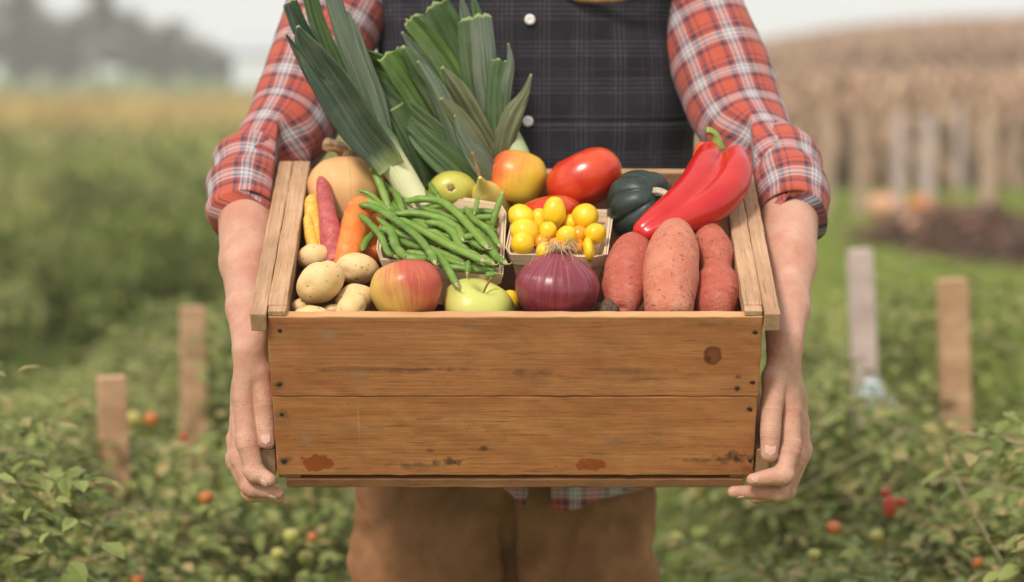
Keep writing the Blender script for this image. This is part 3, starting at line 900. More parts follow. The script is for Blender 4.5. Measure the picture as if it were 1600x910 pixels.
def apple_mat(name, ground, blush, side, amt=1.0, streak=.6, lo=.35, hi=.65):
    m = M(name, 0.36, 0.45); v = m.coord()
    s = m.sep(v)
    d = m.t.nodes.new("ShaderNodeVectorMath"); d.operation = 'DOT_PRODUCT'; m.L(m.coord('Object'), d.inputs[0])
    sv = Vector(side).normalized(); d.inputs[1].default_value = sv * 14
    base = m.math('ADD', m.math('MULTIPLY', d.outputs["Value"], .5), .5)
    uvn = m.noise(m.coord('UV', scale=(44, 1.6, 1)), 1.4, 6, .8)
    f = m.math('ADD', base, m.math('MULTIPLY', m.math('SUBTRACT', uvn, .5), streak))
    f = m.math('ADD', f, m.math('MULTIPLY', m.math('SUBTRACT', m.noise(v, 22, 3), .5), .5))
    c = m.mix(m.math('MULTIPLY', m.ramp(f, [(lo, 0), (hi, 1)]), amt), ground, blush)
    c = m.mix(m.ramp(m.noise(v, 60, 5, .7), [(.58, 0), (.72, .25)]), c, [x * .6 for x in ground])
    c = m.mix(m.ramp(m.noise(m.coord('UV', scale=(60, 2.5, 1)), 1.3, 4), [(.52, 0), (.75, .35 * streak)]), c, [min(1, g * 1.25) for g in ground])
    c = m.mix(m.ramp(m.voro(v, 170), [(.0, .55), (.12, 0)]), c, (0.75, 0.55, 0.28))
    m.color(c); m.bump(m.noise(v, 130, 3), .12, .0006)
    return m.m
M_apple = apple_mat("red_yellow_apple_skin", (0.56, 0.36, 0.08), (0.45, 0.050, 0.040), (1, -.25, .35), 0.92, .62, .25, .62)
M_gapple = apple_mat("green_apple_skin", (0.52, 0.52, 0.12), (0.60, 0.22, 0.12), (-.8, 0, -.55), .55, .8, .5, .95)
M_pearR = apple_mat("blushed_fruit_skin", (0.70, 0.50, 0.045), (0.62, 0.075, 0.03), (-1, -.1, .35), .95, .25, .38, .72)
M_pearG = apple_mat("green_pear_skin", (0.50, 0.46, 0.075), (0.58, 0.40, 0.06), (0, 0, 1), .6, .3, .4, .8)
M_pearY = apple_mat("yellow_pear_skin", (0.78, 0.60, 0.17), (0.62, 0.52, 0.12), (0, 0, 1), .6, .3, .4, .8)
M_stem = simple("stem_brown", (0.20, 0.10, 0.045), (0.33, 0.19, 0.09), 150, .8, .6, .0008)
def waxy(name, c1, c2, rough=.22, spots=None, scale=25, c3=None, axis=None):
    m = M(name, rough, 0.5); v = m.coord()
    c = m.mix(m.ramp(m.noise(v, scale, 3), [(.35, 0), (.7, 1)]), c1, c2)
    if c3:
        c = m.mix(m.ramp(m.sep(m.coord('UV'))[1], [(.70, 0), (1.0, .8)]), c, c3)
    c = m.mix(m.ramp(m.noise(v, 70, 5, .7), [(.58, 0), (.72, .35)]), c, [x * .6 + .02 for x in c1])
    if spots: c = m.mix(m.ramp(m.voro(v, 160), [(0, .6), (.1, 0)]), c, spots)
    m.color(c); m.bump(m.noise(v, 100, 3), .10, .0005); m.sss(.12, (1, .3, .15), .003)
    return m.m
M_tom = waxy("tomato_skin", (0.50, 0.020, 0.007), (0.62, 0.080, 0.014), .24, c3=(.75, .20, .03))
M_pep = waxy("red_pepper_skin", (0.46, 0.008, 0.008), (0.52, 0.020, 0.012), .24)
M_ytom = waxy("yellow_tomato_skin", (0.78, 0.42, 0.006), (0.84, 0.58, 0.016), .34, c3=(.70, .65, .04))
M_otom = waxy("orange_tomato_skin", (0.76, 0.22, 0.006), (0.80, 0.34, 0.008), .2)
def onion_mat():
    m = M("red_onion_skin", 0.30, 0.5); v = m.coord()
    uv = m.coord('UV', scale=(46, 1.1, 1)); a = m.noise(uv, 1.3, 4, .7)
    c = m.mix(m.ramp(a, [(.3, 0), (.7, 1)]), (0.125, 0.008, 0.018), (0.31, 0.055, 0.072))
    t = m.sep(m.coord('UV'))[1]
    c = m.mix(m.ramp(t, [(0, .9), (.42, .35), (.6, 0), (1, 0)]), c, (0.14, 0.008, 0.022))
    fine = m.noise(m.coord('UV', scale=(190, 2, 1)), 1.5, 3)
    c = m.mix(m.ramp(fine, [(.5, 0), (.8, .4)]), c, (0.40, 0.15, 0.17))
    c = m.mix(m.ramp(m.noise(v, 40, 5, .75), [(.58, 0), (.72, .6)]), c, (0.46, 0.22, 0.19))
    c = m.mix(m.ramp(t, [(.93, 0), (.985, .9)]), c, (0.22, 0.12, 0.09))
    m.color(c); m.bump(m.math('ADD', a, m.math('MULTIPLY', fine, .5)), .35, .0007)
    return m.m
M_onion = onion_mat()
def sweetp(name, c1, c2):
    m = M(name, 0.62, 0.3); v = m.coord()
    c = m.mix(m.ramp(m.noise(v, 26, 5, .65), [(.3, 0), (.7, 1)]), c1, c2)
    c = m.mix(m.ramp(m.noise(v, 70, 5, .75), [(.54, 0), (.68, .35)]), c, (0.58, 0.30, 0.20))
    st = m.noise(m.coord('Object', scale=(30, 30, 160)), 1.0, 4, .7)
    c = m.mix(m.ramp(st, [(.60, 0), (.70, .8)]), c, (0.14, 0.045, 0.025))
    c = m.mix(m.ramp(m.noise(v, 160, 4, .7), [(.60, 0), (.67, .9)]), c, (0.10, 0.035, 0.02))
    c = m.mix(m.ramp(m.noise(v, 16, 3), [(.60, 0), (.72, .4)]), c, (0.50, 0.35, 0.16))
    m.color(c); m.bump(m.math('ADD', m.noise(v, 90, 5, .7), m.math('MULTIPLY', st, 1.0)), .9, .0028)
    return m.m
M_sp1 = sweetp("sweet_potato_skin", (0.37, 0.070, 0.045), (0.50, 0.14, 0.088))
M_sp2 = sweetp("sweet_potato_skin_pale", (0.46, 0.125, 0.072), (0.58, 0.225, 0.14))
def carrot_mat(name, c1, c2, ring=(.3, .1, .03)):
    m = M(name, 0.55, 0.3); v = m.coord(); uv = m.coord('UV', scale=(8, 260, 1))
    c = m.mix(m.ramp(m.noise(v, 45, 4), [(.3, 0), (.7, 1)]), c1, c2)
    a = m.noise(uv, 1.0, 3, .6)
    c = m.mix(m.ramp(a, [(.60, 0), (.70, .5)]), c, ring)
    c = m.mix(m.ramp(m.noise(v, 120, 5, .7), [(.54, 0), (.68, .5)]), c, [min(1, x * 1.3 + .10) for x in c2])
    c = m.mix(m.ramp(m.noise(v, 60, 5, .7), [(.60, 0), (.70, .4)]), c, [x * .5 for x in c1])
    m.color(c); m.bump(a, .5, .001); return m.m
M_carO = carrot_mat("orange_carrot_skin", (0.70, 0.135, 0.018), (0.78, 0.23, 0.045))
M_carP = carrot_mat("red_carrot_skin", (0.32, 0.045, 0.045), (0.46, 0.11, 0.095), (.52, .24, .2))
M_carY = carrot_mat("yellow_carrot_skin", (0.66, 0.33, 0.035), (0.74, 0.45, 0.09))
def squash_mat():
    m = M("butternut_skin", 0.5, 0.3); v = m.coord()
    c = m.mix(m.ramp(m.noise(v, 18, 4), [(.3, 0), (.7, 1)]), (0.66, 0.34, 0.13), (0.74, 0.43, 0.19))
    u = m.sep(m.coord('UV'))[0]
    ln = m.ramp(m.math('FRACT', m.math('ADD', m.math('MULTIPLY', u, 7), .05)), [(0, 0), (.485, 0), (.5, .6), (.515, 0), (1, 0)])
    c = m.mix(ln, c, (0.25, 0.22, 0.07))
    c = m.mix(m.ramp(m.noise(v, 130, 4, .7), [(.62, 0), (.72, .35)]), c, (0.50, 0.25, 0.10))
    m.color(c); m.bump(m.noise(v, 50, 3), .15, .0008); return m.m
M_but = squash_mat()
def acorn_mat():
    m = M("acorn_squash_skin", 0.42, 0.4); v = m.coord()
    c = m.mix(m.ramp(m.noise(v, 28, 4, .65), [(.35, 0), (.7, 1)]), (0.012, 0.022, 0.016), (0.030, 0.048, 0.036))
    c = m.mix(m.ramp(m.noise(v, 90, 4, .7), [(.58, 0), (.70, .5)]), c, (0.07, 0.10, 0.065))
    m.color(c); m.bump(m.noise(v, 70, 4), .35, .0015); return m.m
M_acorn = acorn_mat()
def bean_mat():
    m = M("green_bean_skin", 0.42, 0.4); v = m.coord('UV', scale=(1, 1, 1)); o = m.coord()
    c = m.mix(m.rnd(), (0.085, 0.165, 0.016), (0.19, 0.29, 0.042))
    c = m.mix(m.ramp(m.noise(o, 50, 4), [(.35, 0), (.7, .6)]), c, (0.22, 0.36, 0.075))
    c = m.mix(m.ramp(m.noise(o, 500, 2), [(.60, 0), (.75, .3)]), c, (0.30, 0.42, 0.13))
    c = m.mix(m.ramp(m.noise(o, 90, 5, .7), [(.62, 0), (.70, .45)]), c, (0.20, 0.17, 0.05))
    m.color(c); m.bump(m.noise(o, 160, 3), .25, .0006); m.sss(.08, (.4, 1, .2), .002); return m.m
M_bean = bean_mat()
M_beantip = simple("bean_stalk_end", (0.30, 0.26, 0.09), (0.48, 0.40, 0.20), 300, .7)
def leek_mat(name, dark, mid, pale, t0=0.0, t1=.3, gloss=.42):
    """uv.x across the leaf (metres), uv.y 0 at the base .. 1 at the tip"""
    m = M(name, gloss, 0.4); o = m.coord()
    s = m.sep(m.coord('UV'))
    st = m.noise(m.coord('UV', scale=(1300, 1.0, 1)), 1.0, 3, .6); st2 = m.noise(m.coord('UV', scale=(260, 1.2, 1)), 1.0, 3, .6)
    c = m.mix(m.ramp(st2, [(.35, 0), (.68, 1)]), dark, mid)
    c = m.mix(m.ramp(st, [(.46, 0), (.62, .6)]), c, [x * 1.7 + .02 for x in mid])
    c = m.mix(m.ramp(m.noise(o, 24, 4, .6), [(.5, 0), (.72, .35)]), c, (0.17, 0.16, 0.10))
    c = m.mix(m.ramp(m.noise(o, 40, 5, .7), [(.62, 0), (.72, .5)]), c, (0.15, 0.19, 0.16))
    e = m.math('ADD', s[1], m.math('MULTIPLY', m.math('SUBTRACT', st2, .5), .14))
    c = m.mix(m.ramp(e, [(t0, 1), ((t0 + t1) / 2, .75), (t1, 0)]), c, pale)
    c = m.mix(m.ramp(s[1], [(.972, 0), (.985, .75)]), c, (0.34, 0.40, 0.13))
    m.color(c); m.bump(m.math('ADD', st, st2), .75, .0012)
    return m.m
M_leekA = leek_mat("leek_leaf_bluegreen", (0.018, 0.038, 0.020), (0.050, 0.078, 0.046), (0.50, 0.56, 0.28), -.6, -.1)
M_leekS = leek_mat("leek_shaft", (0.045, 0.085, 0.045), (0.10, 0.17, 0.07), (0.66, 0.64, 0.36), .40, .80)
M_leekC = leek_mat("leek_leaf_bright", (0.035, 0.078, 0.012), (0.095, 0.155, 0.030), (0.30, 0.40, 0.15), -.5, .0)
M_leekD = leek_mat("leek_leaf_dark", (0.022, 0.052, 0.014), (0.064, 0.108, 0.034), (0.24, 0.32, 0.14), -.5, .1)
M_leekG = leek_mat("leek_leaf_grey", (0.055, 0.080, 0.050), (0.12, 0.15, 0.098), (0.35, 0.42, 0.25), -.5, .05)
M_leekB = leek_mat("leek_leaf_brownish", (0.055, 0.068, 0.026), (0.12, 0.125, 0.052), (0.28, 0.28, 0.14), -.5, .1)
def chip_mat():
    m = M("basket_veneer", 0.65, 0.3); o = m.coord()
    a = m.noise(m.coord('Object', scale=(6, 6, 300)), 1.0, 4, .6)
    c = m.mix(m.ramp(a, [(.3, 0), (.7, 1)]), (0.68, 0.47, 0.29), (0.82, 0.64, 0.44))
    c = m.mix(m.ramp(m.noise(o, 22, 4), [(.55, 0), (.75, .4)]), c, (0.50, 0.30, 0.16))
    m.color(c); m.bump(a, .4, .0006); return m.m
M_chip = chip_mat()
M_root = simple("dry_roots", (0.42, 0.27, 0.14), (0.62, 0.46, 0.28), 300, .8)
M_dark = simple("dark_root_clump", (0.05, 0.03, 0.02), (0.16, 0.09, 0.05), 200, .9, .8, .002)

H = CH
def put(name, geo, mats, loc, z, label, cat, group=None, xh=(1, 0, 0), scale=1.0, root=None):
    m = frame_z(loc, z, xh)
    o = mk(name, geo[0], geo[1], mats, None, uv=geo[2] if len(geo) > 2 else None)
    o.matrix_world = m @ Matrix.Scale(scale, 4) if scale != 1 else m
    return tag(o, label, cat, group)
def part_on(o, name, geo, mat, label=None):
    return tag(mk(name, geo[0], geo[1], mat, o, uv=geo[2] if len(geo) > 2 else None), label)

# potatoes ----------------------------------------------------------
POTG = "pale potatoes heaped in the crate's front left corner"
def potato(px, py, wz, rx, ry, seed, label, rot=0.3):
    c = cr(px, py, wz); a = pxm(rx, c.y); b = pxm(ry, c.y)
    V, F, UV = lathe([(0, -1), (.35, -.93), (.75, -.62), (1, 0), (.78, .6), (.36, .92), (0, 1)], 40, 34)
    V = [Vector((v[0] * b * 1.02, v[1] * b * .9, v[2] * a)) for v in V]
    V = lumpy(V, .0026, 26, seed)
    V2 = []
    for v in V:      # eyes: small dimples
        d = 0
        for k in range(7):
            e = Vector((math.sin(k * 2.4 + seed), math.cos(k * 1.7 + seed * 2), math.sin(k * 3.1 + seed * 3))).normalized()
            g = v.normalized().dot(e) if v.length > 0 else 0
            if g > .97: d += .0016 * (g - .97) / .03
        V2.append(v * (1 - d / max(v.length, .001)))
    return put("potato", (V2, F, UV), M_pot, c, (math.cos(rot), .1, math.sin(rot)), label, "potato", POTG, (0, 1, 0))
potato(491, 400, H - .012, 26, 23, 1, "small pale potato touching the left side, behind the rest of the heap", .2)
potato(557, 420, H - .012, 34, 27, 2, "oval pale potato beneath the orange carrot", -.1)
potato(501, 441, H + .010, 40, 36, 3, "big round pale potato on top of the heap", .5)
potato(556, 468, H - .014, 32, 26, 4, "pale potato half hidden behind the red and yellow apple", .3)
potato(549, 482, H - .006, 29, 24, 5, "pale potato with a dark eye spot at the front rim", .9)
potato(484, 493, H - .010, 30, 16, 6, "low pale potato peeking just over the front rim", .05)
potato(470, 478, H - .018, 16, 14, 7, "tiny pale potato in the corner under the big round one", .1)
potato(520, 484, H - .020, 16, 12, 8, "pale potato sunk in the gap between its neighbours at the front rim", .1)

# apples ------------------------------------------------------------
def apple(px, py, wz, rx, zdir, mat, label, seed, hgt=.82, ribs=5, stem=True, name="apple", cat="apple"):
    c = cr(px, py, wz); r = pxm(rx, c.y)
    prof = [(0, -.74), (.20, -.86), (.42, -.90), (.74, -.66), (.97, -.10), (.98, .30), (.78, .74), (.48, .90), (.22, .82), (.07, .58), (0, .50)]
    def rf(t, a): return 1 + .022 * math.cos(ribs * a + seed) * math.sin(PI * t), .02 * math.cos(ribs * a) * (1 if t < .15 else 0)
    V, F, UV = lathe(prof, 60, 60, rf)
    V = [Vector((v[0] * r, v[1] * r, v[2] * r * hgt)) for v in V]
    V = lumpy(V, .0012, 18, seed)
    o = put(name, (V, F, UV), mat, c, zdir, label, cat)
    if stem:
        g = sweep([(0, 0, r * .40, .0018), (.001, 0, r * .8, .0014), (.004, 0, r * 1.05, .0019)], 8, 10)
        part_on(o, "stem", g, M_stem)
    return o
apple(636, 457, H + .004, 57, (-.15, .35, .9), M_apple, "large red apple with a yellow left side behind the front rim", 2, .86)
apple(746, 485, H - .024, 57, (.30, -.30, .9), M_gapple, "pale green apple low against the front rim beside the onion", 5, .78)
apple(807, 281, H + .004, 46, (.2, .3, .92), M_pearR, "round fruit blushed red on its left and yellow on its right, below the leeks", 7, .98, 3, False, "round_pear", "pear")
# green pear seen from its blossom end
c = cr(707, 297, H + .004); r = pxm(38, c.y)
V, F, UV = lathe([(0, -.72), (.10, -.76), (.30, -.80), (.72, -.60), (1, 0), (.9, .55), (.6, 1.0), (.38, 1.35), (.2, 1.55), (0, 1.6)], 48, 44)
V = lumpy([Vector((v[0] * r, v[1] * r * .8, v[2] * r)) for v in V], .001, 20, 3)
o = put("pear", (V, F, UV), M_pearG, c, (.05, .93, -.15), "yellow green pear with its blossom end towards the viewer behind the bean basket", "pear")
V, F, UV = lathe([(0, -.0035), (.0035, -.003), (.0055, 0), (.004, .002), (0, .002)], 14, 10, lambda t, a: (1 + .25 * math.cos(5 * a), 0))
part_on(o, "blossom_end", ([Vector(v) + Vector((0, 0, -.755 * r)) for v in V], F, UV), M_stem)
# pale yellow pear with a long stalk
a_, b_ = cr(765, 325, H - .03), P(752, 284, cr(752, 300, H + .02).y)
c = a_.lerp(b_, .2); d = (b_ - a_).normalized(); L_ = (b_ - a_).length
V, F, UV = lathe([(0, -.9 * L_), (.022, -.7 * L_), (.029, -.2 * L_), (.022, .25 * L_), (.010, .6 * L_), (.0045, .85 * L_), (.002, .95 * L_), (0, .96 * L_)], 36, 40)
o = put("pear", (V, F, UV), M_pearY, c, d, "slender pale yellow pear with a long brown stalk pointing up", "pear")
g = [(*(o.matrix_world.inverted() @ P(px, py, Y)), r_) for px, py, Y, r_ in ((752, 288, b_.y, .0030), (747, 268, b_.y, .0022), (742, 252, b_.y, .0021), (738, 238, b_.y - .002, .0029))]
part_on(o, "stem", sweep(g, 10, 16), M_stem)
# big tomatoes
def tomato(px, py, wz, rx, ry, label, zd, seed, lobes=.05):
    c = cr(px, py, wz); a, b = pxm(rx, c.y), pxm(ry, c.y)
    prof = [(0, -.96), (.4, -.92), (.8, -.62), (1, 0), (.84, .60), (.45, .90), (.15, .84), (0, .78)]
    V, F, UV = lathe(prof, 60, 44, lambda t, an: (1 + lobes * math.cos(3 * an + seed) * math.sin(PI * t), 0))
    V = lumpy([Vector((v[0] * a, v[1] * a * .92, v[2] * b)) for v in V], .0015, 15, seed)
    o = put("tomato", (V, F, UV), M_tom, c, zd, label, "tomato", "large red tomatoes in the crate")
    return o
tomato(914, 280, H + .018, 61, 44, "big shiny orange red tomato leaning on the back plank", (-.42, .1, .9), 2)
tomato(862, 334, H + .004, 52, 28, "flat red tomato mostly hidden behind the yellow tomato basket", (-.1, .2, .95), 4, .08)

# red onion ---------------------------------------------------------
c = cr(871, 450, H + .002); r = pxm(67, c.y)
zd = Vector((.05, -.10, .95))
V, F, UV = lathe([(0, -.80), (.35, -.76), (.80, -.50), (1.0, -.02), (.90, .36), (.62, .64), (.34, .80), (.14, .885), (.05, .90), (0, .89)], 90, 70,
                 lambda t, a: (1 + .008 * math.sin(13 * a) + .005 * math.sin(29 * a + 1), 0))
V = lumpy([Vector((v[0] * r, v[1] * r, v[2] * r * .98)) for v in V], .0012, 14, 1)
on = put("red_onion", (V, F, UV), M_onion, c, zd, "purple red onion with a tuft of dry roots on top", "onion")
gs = []
random.seed(3)
for i in range(64):
    a = random.uniform(0, 2 * PI); rr = random.uniform(0, .0075); ln = random.choice([.010, .016, .024, .036]) * random.uniform(.7, 1.2)
    z0 = r * .98 * .885
    d = Vector((math.cos(a), math.sin(a), random.uniform(.1, 1.0))).normalized()
    p0 = Vector((rr * math.cos(a), rr * math.sin(a), z0)); p1 = p0 + d * ln * .5 + Vector((0, 0, .003)); p2 = p0 + Vector((d.x, d.y, random.uniform(-.5, .5))) * ln + Vector((random.uniform(-.004, .004), random.uniform(-.004, .004), 0))
    gs.append(sweep([(*p0, .0005), (*p1, .00040), (*p2, .00022)], 5, 7, caps=False))
part_on(on, "roots", join(gs), M_root)
V, F, UV = lathe([(0, -.002), (.009, -.001), (.008, .002), (0, .003)], 20, 10, lambda t, a: (1 + .2 * math.sin(7 * a), 0))
part_on(on, "root_plate", ([Vector(v) + Vector((0, 0, r * .98 * .885)) for v in V], F, UV), M_dark)
# small dark root clump beside the onion
c = cr(952, 484, H - .015)
gs = []
for i in range(46):
    d = Vector((random.gauss(0, 1), random.gauss(0, 1), random.gauss(0, .7))).normalized(); q = d * .006
    gs.append(sweep([(*q, .0007), (*(d * .011 + Vector((0, 0, random.uniform(-.003, .003)))), .0006), (*(d * random.uniform(.012, .020) + Vector((random.uniform(-.006, .006), 0, random.uniform(-.004, .004)))), .0002)], 5, 7, caps=False))
V, F, UV = lathe([(0, -.010), (.009, -.005), (.012, .001), (.006, .008), (0, .011)], 20, 16)
gs.append((lumpy([Vector(v) for v in V], .004, 80, 2), F, UV))
put("dried_vegetable", join(gs), M_dark, c, (0, 0, 1), "dark shrivelled rooty vegetable top between the onion and the sweet potatoes", "vegetable")

# sweet potatoes and squash ----------------------------------------
def along(name, pts, mat, label, cat, group=None, n=44, rings=70, seed=0, amp=.05, flat=1.0, rf=None, key=40, extra=None):
    """pts: (px,py,w or None,Y or None,radius px). Builds local to the first point's frame."""
    W_ = []
    for px, py, wz, rp in pts:
        q = cr(px, py, wz); W_.append((q, pxm(rp, q.y)))
    z = (W_[-1][0] - W_[0][0]); m = frame_z(W_[0][0], z, (1, 0, 0)); mi = m.inverted()
    path = [(*(mi @ q), r_) for q, r_ in W_]
    f = rf or (lambda t, a, p: 1 + amp * fbm(p, key, seed))
    nr = mi.to_3x3() @ Vector((0, -1, 0))
    V, F, UV = sweep(path, n, rings, f, nr, True, flat)
    o = mk(name, V, F, mat, None, uv=UV); o.matrix_world = m
    return tag(o, label, cat, group)
SPG = "sweet potatoes standing at the crate's right end"
along("sweet_potato", [(973, 492, H - .020, 3), (974, 486, H - .019, 20), (974, 462, H - .010, 33), (980, 432, H - .004, 38), (988, 400, H + .004, 35), (996, 380, H + .008, 22), (1000, 371, H + .009, 4)], M_sp1,
      "dark pink sweet potato on the left of the three, root scar at its lower end", "sweet potato", SPG, seed=3)
along("sweet_potato", [(1047, 506, H - .022, 8), (1046, 496, H - .018, 34), (1045, 470, H - .008, 40), (1048, 430, H + .008, 44), (1052, 390, H + .020, 40), (1056, 362, H + .030, 26), (1058, 350, H + .032, 5)], M_sp2,
      "large orange pink sweet potato upright in the middle of the three", "sweet potato", SPG, seed=6, amp=.035)
along("sweet_potato", [(1118, 502, H - .030, 5), (1119, 488, H - .028, 30), (1120, 452, H - .016, 38), (1119, 424, H - .008, 26), (1116, 398, H + .000, 31), (1108, 374, H + .010, 27), (1098, 354, H + .018, 16), (1093, 340, H + .024, 15), (1091, 330, H + .026, 11), (1090, 324, H + .026, 3)], M_sp1,
      "knobbly pinched sweet potato against the crate's right side", "sweet potato", SPG, seed=9, amp=.06)
V, F, UV = lathe([(0, 0), (.0035, .001), (.004, .003), (.002, .006), (0, .007)], 14, 10, lambda t, a: (1 + .2 * math.sin(4 * a), 0))
# acorn squash
c = cr(1003, 326, H + .006); r = pxm(62, c.y)
def ac(t, a): return 1 - .13 * (1 - abs(math.cos(4.5 * a)) ** .55) * math.sin(PI * min(max(t, 0), 1)) ** .6 , 0
V, F, UV = lathe([(0, -.85), (.2, -.88), (.6, -.70), (.95, -.15), (.98, .2), (.75, .62), (.40, .82), (.18, .80), (.08, .72), (0, .70)], 144, 50, ac)
V = lumpy([Vector((v[0] * r, v[1] * r, v[2] * r)) for v in V], .0015, 20, 8)
asq = put("acorn_squash", (V, F, UV), M_acorn, c, (.55, -.62, .42), "dark green ribbed acorn squash with a curved dry stem", "squash")
mi = asq.matrix_world.inverted()
def sw_local(o, pts, n=14, rings=24, rf=None):
    mi = o.matrix_world.inverted()
    return sweep([(*(mi @ P(px, py, Y)), r_) for px, py, Y, r_ in pts], n, rings, rf, mi.to_3x3() @ Vector((0, -1, 0)))
bpy.context.view_layer.update()
ys = c.y - r * .75
part_on(asq, "stem", sw_local(asq, [(1020, 301, ys + .012, .0065), (1032, 300, ys - .004, .0052), (1046, 307, ys - .012, .0048), (1056, 318, ys - .016, .0052), (1060, 331, ys - .018, .0066)], 18, 40,
        lambda t, a, p: 1 + .12 * math.cos(5 * a + 3 * t) + .08 * noise.noise(p * 300)), simple("dry_squash_stem", (0.34, 0.27, 0.17), (0.56, 0.50, 0.36), 260, .8, .8, .0012))
# butternut squash
c = cr(541, 312, H - .014); r = pxm(60, c.y)
V, F, UV = lathe([(0, -1.9), (.4, -1.8), (.62, -1.3), (.66, -.8), (.92, -.2), (1.02, .25), (.90, .72), (.55, 1.02), (.22, 1.06), (.12, 1.0), (0, .99)], 70, 60, lambda t, a: (1 + .012 * math.cos(10 * a), 0))
V = lumpy([Vector((v[0] * r, v[1] * r, v[2] * r)) for v in V], .0015, 12, 6)
bsq = put("butternut_squash", (V, F, UV), M_but, c, (-.05, .30, .95), "pale orange butternut squash with a thick stalk behind the carrots", "squash")
bpy.context.view_layer.update()
part_on(bsq, "stem", sw_local(bsq, [(546, 252, c.y + .020, .0165), (541, 243, c.y + .012, .0105), (535, 234, c.y + .008, .0085), (525, 229, c.y, .0075), (512, 227, c.y - .004, .0085), (506, 226, c.y - .006, .0070)], 24, 40,
        lambda t, a, p: 1 + .13 * math.cos(5 * a + 2 * t) + .10 * noise.noise(p * 150)), simple("butternut_stalk", (0.23, 0.13, 0.06), (0.42, 0.28, 0.15), 120, .85, .9, .002))

# carrots -----------------------------------------------------------
def car(pts, mat, label, seed, amp=.04):
    return along("carrot", pts, mat, label, "carrot", "carrots standing before the butternut squash", 28, 60, seed, amp, key=60,
                 rf=lambda t, a, p: 1 + amp * fbm(p, 60, seed) + .02 * math.sin(t * 60 + seed))
car([(503, 276, H + .022, 4), (504, 283, H + .022, 9), (507, 300, H + .018, 12.5), (511, 330, H + .010, 14), (516, 360, H + .002, 17), (521, 395, H - .012, 19), (524, 415, H - .02, 18)], M_carP, "dusky red carrot with a wrinkled blunt tip", 2, .05)
car([(566, 318, H + .016, 8), (564, 325, H + .016, 20), (557, 345, H + .008, 22), (550, 372, H - .002, 22), (543, 400, H - .012, 22), (540, 420, H - .02, 21)], M_carO, "thick bright orange carrot beside the green beans", 5, .03)
car([(487, 308, H + .004, 4), (488, 316, H + .004, 12), (491, 340, H - .002, 15), (494, 370, H - .008, 13), (497, 395, H - .016, 10)], M_carY, "stout yellow carrot half hidden by the red one", 7)
car([(480, 334, H + .004, 3), (482, 345, H + .003, 8), (486, 368, H - .004, 10), (492, 395, H - .014, 11)], M_carY, "thin yellow carrot next to the crate's left rail", 9)
car([(588, 345, H - .012, 14), (584, 372, H - .016, 17), (578, 400, H - .022, 16)], M_carO, "orange carrot mostly hidden beneath the beans", 11)
along("dried_vegetable", [(539, 333, H + .002, 2), (537, 340, H + .000, 5), (534, 352, H - .006, 6), (531, 365, H - .012, 4)], M_dark, "small dark knobbly stub wedged between the red and the orange carrot", "vegetable", seed=4, amp=.3, key=200)

# red pepper --------------------------------------------------------
q0 = cr(1120, 290, H + .044); pm = Matrix.Translation(q0)
pr = []
def chain(pts, k):
    W_ = []
    for px, py, wz, rp in pts:
        q = cr(px, py, H + wz); W_.append((q, pxm(rp, q.y)))
    cc = catmull([(*(q - q0), r_) for q, r_ in W_], 44)
    for a, b in zip(cc[:-1], cc[1:]): pr.append(('c', tuple(a[:3]), tuple(b[:3]), float(a[3]), float(b[3]), k))
chain([(1108, 240, .054, 18), (1101, 262, .052, 24), (1086, 292, .046, 27), (1060, 322, .040, 27), (1030, 344, .034, 23), (1004, 360, .028, 15)], .0025)
chain([(1149, 247, .054, 19), (1150, 268, .052, 25), (1139, 294, .047, 27), (1114, 320, .041, 27), (1080, 338, .036, 24), (1045, 354, .031, 19), (1012, 366, .027, 11)], .0025)
chain([(1127, 256, .044, 16), (1122, 282, .043, 24), (1097, 312, .038, 26), (1056, 338, .034, 24), (1020, 356, .028, 16)], .004)
def pdisp(V): return np.array([tuple(Vector(v) * (1 + 0) + Vector((1, 1, 1)) * .0011 * noise.noise(Vector(v) * 45)) for v in V])
lo = np.min([np.minimum(p[1], p[2]) - .036 for p in pr], axis=0); hi = np.max([np.maximum(p[1], p[2]) + .036 for p in pr], axis=0)
V, F = sdf_mesh(pr, lo, hi, .0016, .006, pdisp)
pep = mk("red_pepper", V, F, M_pep); pep.matrix_world = pm
tag(pep, "long glossy two lobed red pepper lying across the crate's right rail and the squash", "pepper")
bpy.context.view_layer.update()
q = cr(1120, 230, H + .056)
part_on(pep, "stem", sw_local(pep, [(1122, 232, q.y - .006, .0085), (1121, 222, q.y - .008, .0062), (1118, 212, q.y - .010, .0050), (1112, 206, q.y - .012, .0048), (1104, 204, q.y - .014, .0052)], 14, 30,
        lambda t, a, p: 1 + .1 * math.cos(5 * a)), simple("pepper_stem_green", (0.17, 0.26, 0.04), (0.34, 0.40, 0.10), 160, .5))
along("red_pepper", [(1098, 226, H + .040, 3), (1098, 234, H + .040, 12), (1094, 252, H + .034, 13), (1088, 268, H + .03, 8), (1086, 276, H + .028, 2)], waxy("orange_red_skin", (0.72, 0.09, 0.012), (.75, .13, .02)),
      "small orange red pepper shoulder tucked behind the long pepper", "pepper", None, 30, 30)

